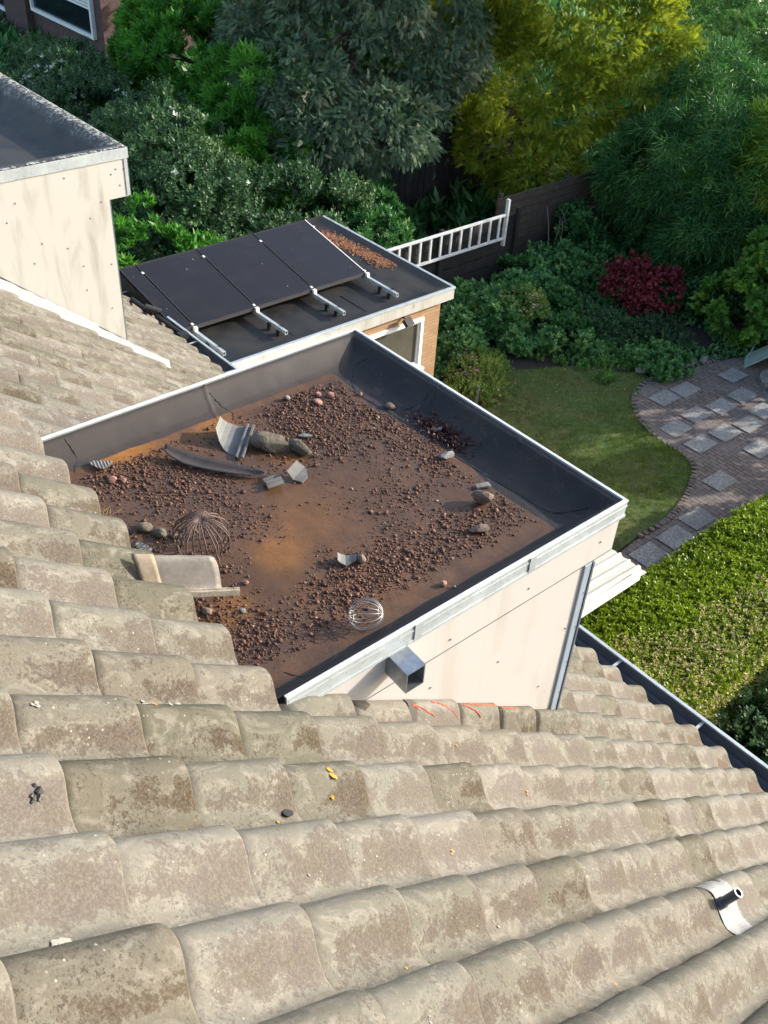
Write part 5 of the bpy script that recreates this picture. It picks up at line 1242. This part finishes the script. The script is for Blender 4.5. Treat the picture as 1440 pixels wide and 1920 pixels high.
# --- left shrubs
T('laurel_bush', 'bright green laurel bush with long glossy leaves at the top left', 'shrub', (-15.0, 8.7, GZ),
  [(-15.2, 8.6, -3.6, 1.6, 1.5, 1.5), (-14.3, 9.3, -3.0, 1.4, 1.3, 1.4), (-16.2, 8.8, -3.1, 1.3, 1.2, 1.3), (-13.6, 8.4, -3.9, 1.2, 1.1, 1.3), (-17.6, 8.9, -3.6, 1.2, 1.0, 1.1)], 9500, PLong, M['L_laurel'], 1.15, up=.35, gap=.45, gs=2.4, seed=13)
T('laurel_bush', 'tall laurel of fresh green shoots between the cypress and the white-flowered shrub', 'shrub', (-11.3, 7.0, GZ),
  [(-11.4, 7.0, -3.9, 1.0, .95, 1.3), (-11.9, 7.5, -3.0, .95, .9, 1.0), (-10.9, 6.6, -4.4, .8, .8, .8)], 4200, PLong, M['L_laurel'], 1.05, up=.5, gap=.5, gs=3, seed=14)
T('flowering_shrub', 'dark small-leaved shrub with white blossoms above the neighbouring dormer', 'shrub', (-14.6, 5.9, GZ),
  [(-14.9, 5.6, -4.3, 1.9, 1.4, 1.1), (-13.6, 5.7, -4.3, 1.5, 1.3, 1.1), (-16.2, 5.9, -4.4, 1.5, 1.2, 1.0), (-16.5, 6.3, -3.7, .9, .7, .7), (-18.3, 6.3, -4.0, .9, .7, .7)], 11000, PS, M['L_small'], 1.55, up=.4, gap=.4, gs=2.6, seed=15, flowers=(M['petal'], 200, 2.6, PFl))
T('flowering_shrub', 'dark shrub dotted with white blossoms just behind the solar panels', 'shrub', (-10.2, 5.0, GZ),
  [(-10.4, 4.9, -4.1, 1.35, 1.2, 1.3), (-9.4, 5.6, -4.5, 1.1, 1.1, 1.1), (-11.5, 5.3, -3.8, 1.3, 1.2, 1.2), (-9.2, 6.6, -4.4, 1.0, 1.0, 1.0)], 11000, PS, M['L_small'], 1.5, up=.4, gap=.42, gs=2.8, seed=16, flowers=(M['petal'], 130, 2.4, PFl))
T('rhododendron', 'bright green rhododendron beside the cream dormer cheek', 'shrub', (-8.5, 3.5, GZ),
  [(-8.6, 3.4, -4.1, .75, .75, 1.05), (-8.2, 4.2, -4.3, .6, .6, .8), (-9.0, 2.9, -4.2, .6, .6, .8)], 1500, PL, M['L_laurel'], 1.0, up=.5, gap=.5, gs=3, seed=17)
T('rhododendron', 'dark glossy rhododendron at the far edge of the outbuilding roof', 'shrub', (-8.6, 7.3, GZ),
  [(-8.6, 7.3, -4.6, .8, .9, .75), (-8.9, 6.3, -4.6, .8, .8, .7), (-9.3, 8.0, -4.6, .7, .7, .7)], 2600, PL, M['L_rhodo'], 1.05, up=.5, gap=.5, gs=3, seed=18)
T('rhododendron', 'dark rhododendron between the golden-tree fence and the blue cypress', 'shrub', (-10.6, 8.6, GZ), [(-10.3, 8.5, -4.6, .9, .9, .8), (-11.2, 8.0, -4.4, .9, .9, .9)], 1600, PL, M['L_rhodo'], 1.1, up=.4, gap=.5, seed=19)
T('evergreen_tree', 'dark evergreen tree filling the gap behind the laurel and cypress', 'tree', (-18.0, 12.0, GZ),
  [(-17.5, 12.0, -2.4, 2.5, 2.3, 2.4), (-14.6, 13.6, -2.0, 2.4, 2.3, 2.5), (-15.6, 11.3, -3.2, 1.7, 1.5, 1.6)], 9000, PL, M['L_ever'], 1.5, up=.3, gap=.45, gs=2, seed=20, tr=.2)
# --- right side
T('broadleaf_tree', 'dark glossy broadleaf tree, its right side sunlit, in the top right corner', 'tree', (-6.4, 18.6, GZ),
  [(-6.6, 18.0, -3.2, 2.2, 2.0, 1.9), (-4.6, 17.6, -3.1, 1.9, 1.9, 1.9), (-8.0, 16.4, -3.6, 1.3, 1.3, 1.4), (-8.8, 20.6, -3.0, 2.4, 2.4, 2.0), (-6.3, 22.0, -2.8, 2.6, 2.4, 2.2), (-3.0, 19.4, -2.6, 2.0, 2.0, 2.0), (-11.5, 24.0, -2.8, 2.8, 2.6, 2.2)], 24000, PTiny, M['L_ever'], 2.0, up=.3, gap=.5, gs=2.2, seed=21, tr=.22, tuft=(24, .3))
T('bamboo_clump', 'tall arching bamboo with yellow-green leaves at the right edge', 'bamboo', (-4.2, 14.6, GZ),
  [(-4.2, 14.6, -3.3, 1.5, 1.4, 1.7), (-3.0, 14.3, -2.6, 1.3, 1.2, 1.5), (-5.2, 14.0, -3.7, 1.1, 1.1, 1.2), (-2.6, 13.6, -3.4, 1.0, 1.0, 1.1)], 9500, PB, M['L_bamboo'], 1.15, droop=.9, up=.1, gap=.45, gs=3, seed=22, tr=.03, limbs=16)
T('bamboo_clump', 'darker bamboo thicket beside the brown fence, in the shade', 'bamboo', (-6.3, 13.4, GZ),
  [(-6.3, 13.3, -3.9, 1.25, 1.2, 1.35), (-5.4, 12.9, -4.4, .9, .9, .9), (-7.0, 14.2, -3.4, 1.1, 1.1, 1.5), (-7.1, 13.0, -3.9, .75, .8, 1.0)], 8000, PB, M['L_rhodo'], 1.0, droop=.8, up=.1, gap=.45, gs=3, seed=23, tr=.03, limbs=16)
T('broadleaf_bush', 'large-leaved bright green bush at the right edge above the patio', 'shrub', (-3.4, 12.3, GZ),
  [(-3.4, 12.3, -4.3, .95, .9, 1.0), (-2.7, 12.5, -3.9, .9, .8, .9), (-3.9, 11.9, -4.9, .7, .7, .55), (-2.9, 11.8, -4.8, .7, .6, .6)], 3300, PH, M['L_hydra'], 1.05, up=.5, gap=.5, gs=3.5, seed=24)
T('red_maple', 'dark red feathery japanese maple in the middle of the flower bed', 'tree', (-5.45, 11.2, GZ),
  [(-5.6, 11.2, -4.88, .40, .38, .26), (-5.2, 11.3, -4.98, .34, .32, .24), (-5.85, 11.0, -5.05, .28, .28, .2), (-5.25, 10.95, -5.12, .26, .24, .16)], 1500, PM, M['L_red'], .95, up=.1, droop=.3, gap=.5, gs=5, seed=25, tr=.03)
# --- bed plants
BG = 'leafy plants in the garden bed'
beds = [
 ((-6.5, 8.0), (.75, .70, .55), 1700, 'PM', 'L_bed', 1.7, 'ferny green plant clump right beside the brick corner of the outbuilding'),
 ((-6.9, 9.3), (.70, .80, .60), 1500, 'PM', 'L_bed', 1.6, 'bushy mid-green plant under the ladder'),
 ((-7.1, 10.7), (.55, .65, .70), 1300, 'PM', 'L_bed', 1.2, 'upright green bush right of the ladder post'),
 ((-6.0, 9.4), (.75, .65, .42), 1500, 'PH', 'L_rhodo', .7, 'dark leafy clump in the centre of the bed'),
 ((-6.3, 11.4), (.75, .70, .50), 1300, 'PH', 'L_bed', .8, 'green fern-like clump left of the red maple'),
 ((-7.2, 12.0), (.60, .60, .50), 1000, 'PM', 'L_rhodo', 1.1, 'dark green clump at the foot of the brown board fence'),
 ((-5.5, 8.6), (.70, .60, .32), 1200, 'PM', 'L_bed', 1.2, 'low green ferns at the top edge of the lawn'),
 ((-5.95, 7.2), (.55, .55, .35), 1000, 'PM', 'L_bed', 1.1, 'low fern tuft between the brick corner and the lawn'),
 ((-5.0, 9.8), (.50, .45, .28), 700, 'PS', 'L_small', .8, 'greyish low twiggy plant in front of the red maple'),
 ((-4.5, 10.5), (.45, .45, .30), 700, 'PS', 'L_small', .8, 'dark small-leaved cushion right of the twiggy plant'),
 ((-3.98, 9.75), (.42, .36, .30), 900, 'PM', 'L_bed', 1.0, 'rounded fern cushion behind the pale edging stones of the patio'),
 ((-7.35, 11.6), (.55, .75, 1.0), 1500, 'PM', 'L_rhodo', 1.4, 'tall dark green shrub leaning on the brown board fence'),
 ((-7.2, 13.0), (.55, .6, 1.0), 1200, 'PM', 'L_rhodo', 1.4, 'dark shrub filling the corner between the brown fence and the bamboo'),
 ((-4.6, 11.9), (.6, .6, .45), 900, 'PM', 'L_rhodo', 1.2, 'dark green plant between the red maple and the large-leaved bush'),
 ((-5.2, 12.4), (.6, .6, .55), 900, 'PM', 'L_ever', 1.2, 'dark evergreen clump behind the red maple'),
]
def bedlobes(x, y, rx, ry, rz_, sd_):
    r = random.Random(sd_ + 5); return [(x + rx * .7 * r.uniform(-1, 1), y + ry * .7 * r.uniform(-1, 1), GZ + rz_ * r.uniform(.1, .6), rx * r.uniform(.3, .5), ry * r.uniform(.3, .5), rz_ * r.uniform(.35, .6)) for _ in range(8)]
PP = dict(PF=PF, PM=PM, PH=PH, PS=PS)
for i, ((x, y), (rx, ry, rz_), n_, pk, mk, sc_, lb) in enumerate(beds):
    T('bed_plant', lb, 'plant', (x, y, GZ), bedlobes(x, y, rx, ry, rz_, i),
      n_, PP[pk], M[mk], sc_, up=.9, gap=.6, gs=4, seed=40 + i, trunk=False, group=BG, thick=.6, tuft=(12, .13), crown='foliage')
T('flowering_perennial', 'yellow-green perennials with pale pink flowers in the sun beside the lawn', 'plant', (-5.1, 6.7, GZ),
  [(-5.25, 6.85, GZ + .10, .36, .32, .18), (-5.0, 6.4, GZ + .08, .26, .28, .15), (-5.5, 7.2, GZ + .08, .32, .28, .15)], 1500, PS, M['L_yel'], .8, up=1.2, gap=.6, seed=60, trunk=False, flowers=(M['petal_pink'], 240, .75, PFl), crown='foliage')
T('flowering_perennial', 'beige-yellow flowering clump in the middle of the ferny bed', 'plant', (-6.0, 8.6, GZ), [(-6.0, 8.6, GZ + .55, .30, .28, .18)], 420, PS, M['L_yel'], .7, up=1.0, gap=.6, seed=61, trunk=False, flowers=(M['petal_pink'], 60, .7, PFl), crown='foliage')
# twigs in front of the brown fence
m = MB(); r = random.Random(9)
for k in range(7):
    x, y = -7.45 + r.uniform(-.1, .1), 11.0 + k * .10; pts = [(x, y, GZ)]
    for s_ in range(4): pts.append((pts[-1][0] + r.uniform(-.08, .08), pts[-1][1] + r.uniform(-.12, .12), pts[-1][2] + r.uniform(.2, .32)))
    m.tube(pts, [.014, .012, .010, .008, .005], 5)
tag(m.build('bare_shrub', M['twig'], smooth=True), 'bare pale twiggy shrub standing in front of the brown board fence', 'shrub')
# ground cover, leafy, between the plants
q = np.column_stack([rng.uniform(-30, -1, 14000), rng.uniform(4, 36, 14000), np.full(14000, GZ)]); ok = (q[:, 0] * .9 + q[:, 1] > 4.2) & (q[:, 1] > 13.5) | ((q[:, 0] < -8.3) & (q[:, 1] > 2.5)); q = q[ok]
q[:, 2] += rng.uniform(0, .5, len(q))
v, f, tt = scatter(PL, q, np.tile((0, 0, 1.), (len(q), 1)) + rng.normal(0, .3, (len(q), 3)), rng.uniform(2.2, 3.6, len(q)), rng)
tag(npmesh('undergrowth', v, f, M['L_rhodo'], attrs={'tint': tt}), 'dark leafy undergrowth beneath and behind the trees', 'undergrowth', kind='stuff')
n_ = 15000; q = np.column_stack([rng.uniform(-9.5, -2.8, n_), rng.uniform(5.2, 13.5, n_), np.full(n_, GZ + .01)])
ok = ~inpoly(q, LAWN) & ~inpoly(q, PATIO) & (fbm(q, 1.6, 5) > -.15) & ~((q[:, 0] < -4.4) & (q[:, 1] < 5.4)); q = q[ok]
v, f, tt = scatter(PM + PS, q, np.tile((0, 0, 1.), (len(q), 1)) + rng.normal(0, .3, (len(q), 3)), rng.uniform(.6, 1.3, len(q)), rng)
tag(npmesh('ground_cover', v, f, M['L_bed'], attrs={'tint': tt}), 'low mixed green ground cover between the bed plants', 'ground cover', kind='stuff')
# clover and weeds at the upper lawn edge, yellow specks
n_ = 2600; q = np.column_stack([rng.uniform(-5.9, -3.7, n_), rng.uniform(6.6, 9.5, n_), np.full(n_, GZ + .02)])
ok = (fbm(q, 2.2, 15) + (q[:, 1] - 8.2) * .45 - (q[:, 0] + 4.6) * .35 > .15); q = q[ok]
v, f, tt = scatter(PTiny, q, np.tile((0, 0, 1.), (len(q), 1)), rng.uniform(.6, 1.4, len(q)), rng)
tag(npmesh('weeds', v, f, M['L_hydra'], attrs={'tint': tt}), 'bright green weeds invading the upper edge of the lawn', 'weeds', kind='stuff')
n_ = 60; q = np.column_stack([np.concatenate([rng.normal(-3.2, .25, 25), rng.normal(-4.5, .5, 35)]), np.concatenate([rng.normal(6.35, .3, 25), rng.normal(8.4, .5, 35)]), np.full(n_, GZ + .06)])
v, f, tt = scatter(PFl, q, np.tile((0, 0, 1.), (n_, 1)), rng.uniform(.3, .6, n_), rng)
tag(npmesh('yellow_flowers', v, f, M['petal_yel'], attrs={'tint': tt}), 'tiny yellow flowers scattered in the lawn', 'flowers', kind='stuff')
# edging stones of the bed / little pond
for i, (x, y, r_, lb) in enumerate(((-4.0, 9.35, .13, 'flat pale edging stone where lawn, bed and patio meet'), (-3.78, 9.95, .12, 'pale edging stone at the left of the fern cushion by the patio'), (-3.72, 10.2, .13, 'long pale edging stone behind the fern cushion'),
     (-3.66, 10.5, .12, 'pale curved edging stone at the top corner of the patio'), (-5.3, 9.35, .14, 'flat brown stone on the dark pond edge'), (-4.95, 9.25, .12, 'grey stone lying beside the flat brown one in the bed'), (-6.1, 7.9, .13, 'grey boulder half hidden under the ferns near the brick corner'), (-4.6, 9.75, .10, 'small grey stone on the dark pond foil'))):
    rock('edging_stone', x, y, r_, M['rock_grey'] if i != 4 else M['stone'], lb, 'stone', 'stones edging the garden bed', 70 + i, 1.3, .6, .45, .9 + i * .3, z=GZ + .02)
pd = sheet('pond_foil', smooth_poly([(-5.9, 9.2), (-4.9, 8.95), (-4.2, 9.0), (-4.0, 9.5), (-4.4, 10.1), (-5.2, 9.9)]), GZ + .024, M['black'])
# --- hedge
he = empty('hedge', (.35, 5.0, GZ), 'wide clipped hedge with glossy green leaves and pinkish young tips', 'hedge')
HX0, HX1, HY0, HY1, HZ = -.36, 1.02, 2.15, 9.2, -4.22
m = MB(); m.box((HX0 + .12, HY0, GZ), (HX1 - .12, HY1, HZ - .14)); m.build('branches', simple('hedge_twigs', (0.018, 0.02, 0.010), .95, 0, .4, 20, .5), he)
def hedge_pts(n):
    u = rng.uniform(0, 1, n); p = np.zeros((n, 3)); nn = np.zeros((n, 3))
    top = u < .62; lf = (u >= .62) & (u < .76); rt = u >= .76
    p[:, 1] = rng.uniform(HY0, HY1, n)
    p[top, 0] = rng.uniform(HX0, HX1, top.sum()); p[top, 2] = HZ; nn[top] = (0, 0, 1)
    p[lf, 0] = HX0; p[lf, 2] = rng.uniform(GZ, HZ, lf.sum()); nn[lf] = (-1, 0, .2)
    p[rt, 0] = HX1; p[rt, 2] = rng.uniform(GZ, HZ, rt.sum()); nn[rt] = (1, 0, .2)
    # rounded shoulders
    k = np.clip(1 - np.minimum(p[:, 0] - HX0, HX1 - p[:, 0]) / .18, 0, 1); p[top, 2] -= .07 * k[top] ** 2
    p += nn * (fbm(p, 3.0, 33) * .055 + fbm(p, 12, 34) * .025)[:, None] - nn * np.abs(rng.normal(0, .035, n))[:, None]
    return p, nn
p, nn = hedge_pts(46000)
v, f, tt = scatter(PHd, p, nn + rng.normal(0, .55, p.shape), rng.uniform(.7, 1.25, len(p)), rng, True, np.clip(.48 + .3 * fbm(p, 2.5, 35) + rng.normal(0, .16, len(p)), 0, 1))
npmesh('foliage', v, f, M['L_hedge'], he, attrs={'tint': tt})
p, nn = hedge_pts(52000); k = (fbm(p, 2.0, 36) + .7 * (p[:, 0] - .45) - .10 * (p[:, 1] - 4) + .35 * fbm(p, 8, 37) > .02); p, nn = p[k][:11000], nn[k][:11000]
v, f, tt = scatter(PT, p + nn * .035, nn + rng.normal(0, .4, p.shape), rng.uniform(.7, 1.3, len(p)), rng)
npmesh('young_shoots', v, f, M['L_tip'], he, attrs={'tint': tt})
# --- neighbour's strip right of the hedge
T('shaded_shrub', 'grey-green shrub in the shade at the right foot of the hedge', 'shrub', (1.35, 3.6, GZ), [(1.35, 3.75, -5.0, .40, .55, .50), (1.40, 4.6, -5.05, .4, .5, .45), (1.2, 2.9, -5.0, .3, .4, .4)], 2600, PS, M['L_small'], 1.0, up=.5, gap=.5, seed=62, trunk=False)
T('ochre_shrub', 'mossy ochre-green low shrub near the gutter, lower right', 'shrub', (1.45, 3.1, GZ), [(1.5, 3.05, -5.1, .35, .42, .36), (1.8, 3.5, -5.2, .3, .3, .25)], 1600, PS, M['L_moss'], .8, up=.6, gap=.6, seed=63, trunk=False)
e = empty('iris', (1.75, 4.1, GZ), 'sword-leaved iris clump with violet-blue flowers at the right edge', 'plant')
q = np.column_stack([rng.normal(1.72, .16, 60), rng.normal(4.15, .22, 60), np.full(60, GZ)])
v, f, tt = scatter(PW, q, np.tile((0, 0, 1.), (60, 1)), rng.uniform(.8, 1.2, 60), rng); npmesh('leaves', v, f, M['L_hydra'], e, attrs={'tint': tt})
q = np.column_stack([rng.normal(1.66, .09, 14), rng.normal(4.35, .12, 14), GZ + .42 + rng.uniform(0, .06, 14)])
v, f, tt = scatter(PFl, q, np.tile((0, 0, 1.), (14, 1)), rng.uniform(.9, 1.3, 14), rng); npmesh('flowers', v, f, M['petal_blue'], e, attrs={'tint': tt})
T('garden_shrub', 'fresh green bush behind the iris at the right edge', 'shrub', (1.75, 5.1, GZ), [(1.75, 5.0, -5.05, .42, .6, .42)], 1500, PH, M['L_hydra'], .7, up=.6, gap=.5, seed=64, trunk=False)
sheet('side_path', [(1.6, 1.7), (3.6, 1.7), (3.6, 3.6), (1.9, 3.3)], GZ + .012, M['bit_shed'])
# --- trees outside the frame on the sunny side; they shade the lawn and the patio
T('shade_tree', 'tree beyond the right edge of the picture that shades the lawn', 'tree', (-.4, 13.2, GZ), [(-.6, 13.0, -3.4, 1.5, 1.0, 1.5), (-1.6, 13.4, -3.2, 1.1, 1.0, 1.6), (.2, 12.6, -3.7, .9, .9, 1.0)], 5200, PTiny, M['L_ever'], 2.0, up=.3, gap=.6, gs=2, seed=65, tr=.1)
T('shade_shrub', 'tall shrub beyond the right edge of the picture that shades the side path', 'shrub', (3.0, 7.8, GZ), [(2.9, 7.6, -4.3, .9, 1.1, 1.0), (3.6, 6.6, -4.4, .9, 1.0, .9)], 3800, PTiny, M['L_ever'], 1.8, up=.3, gap=.6, gs=2, seed=66, tr=.08)
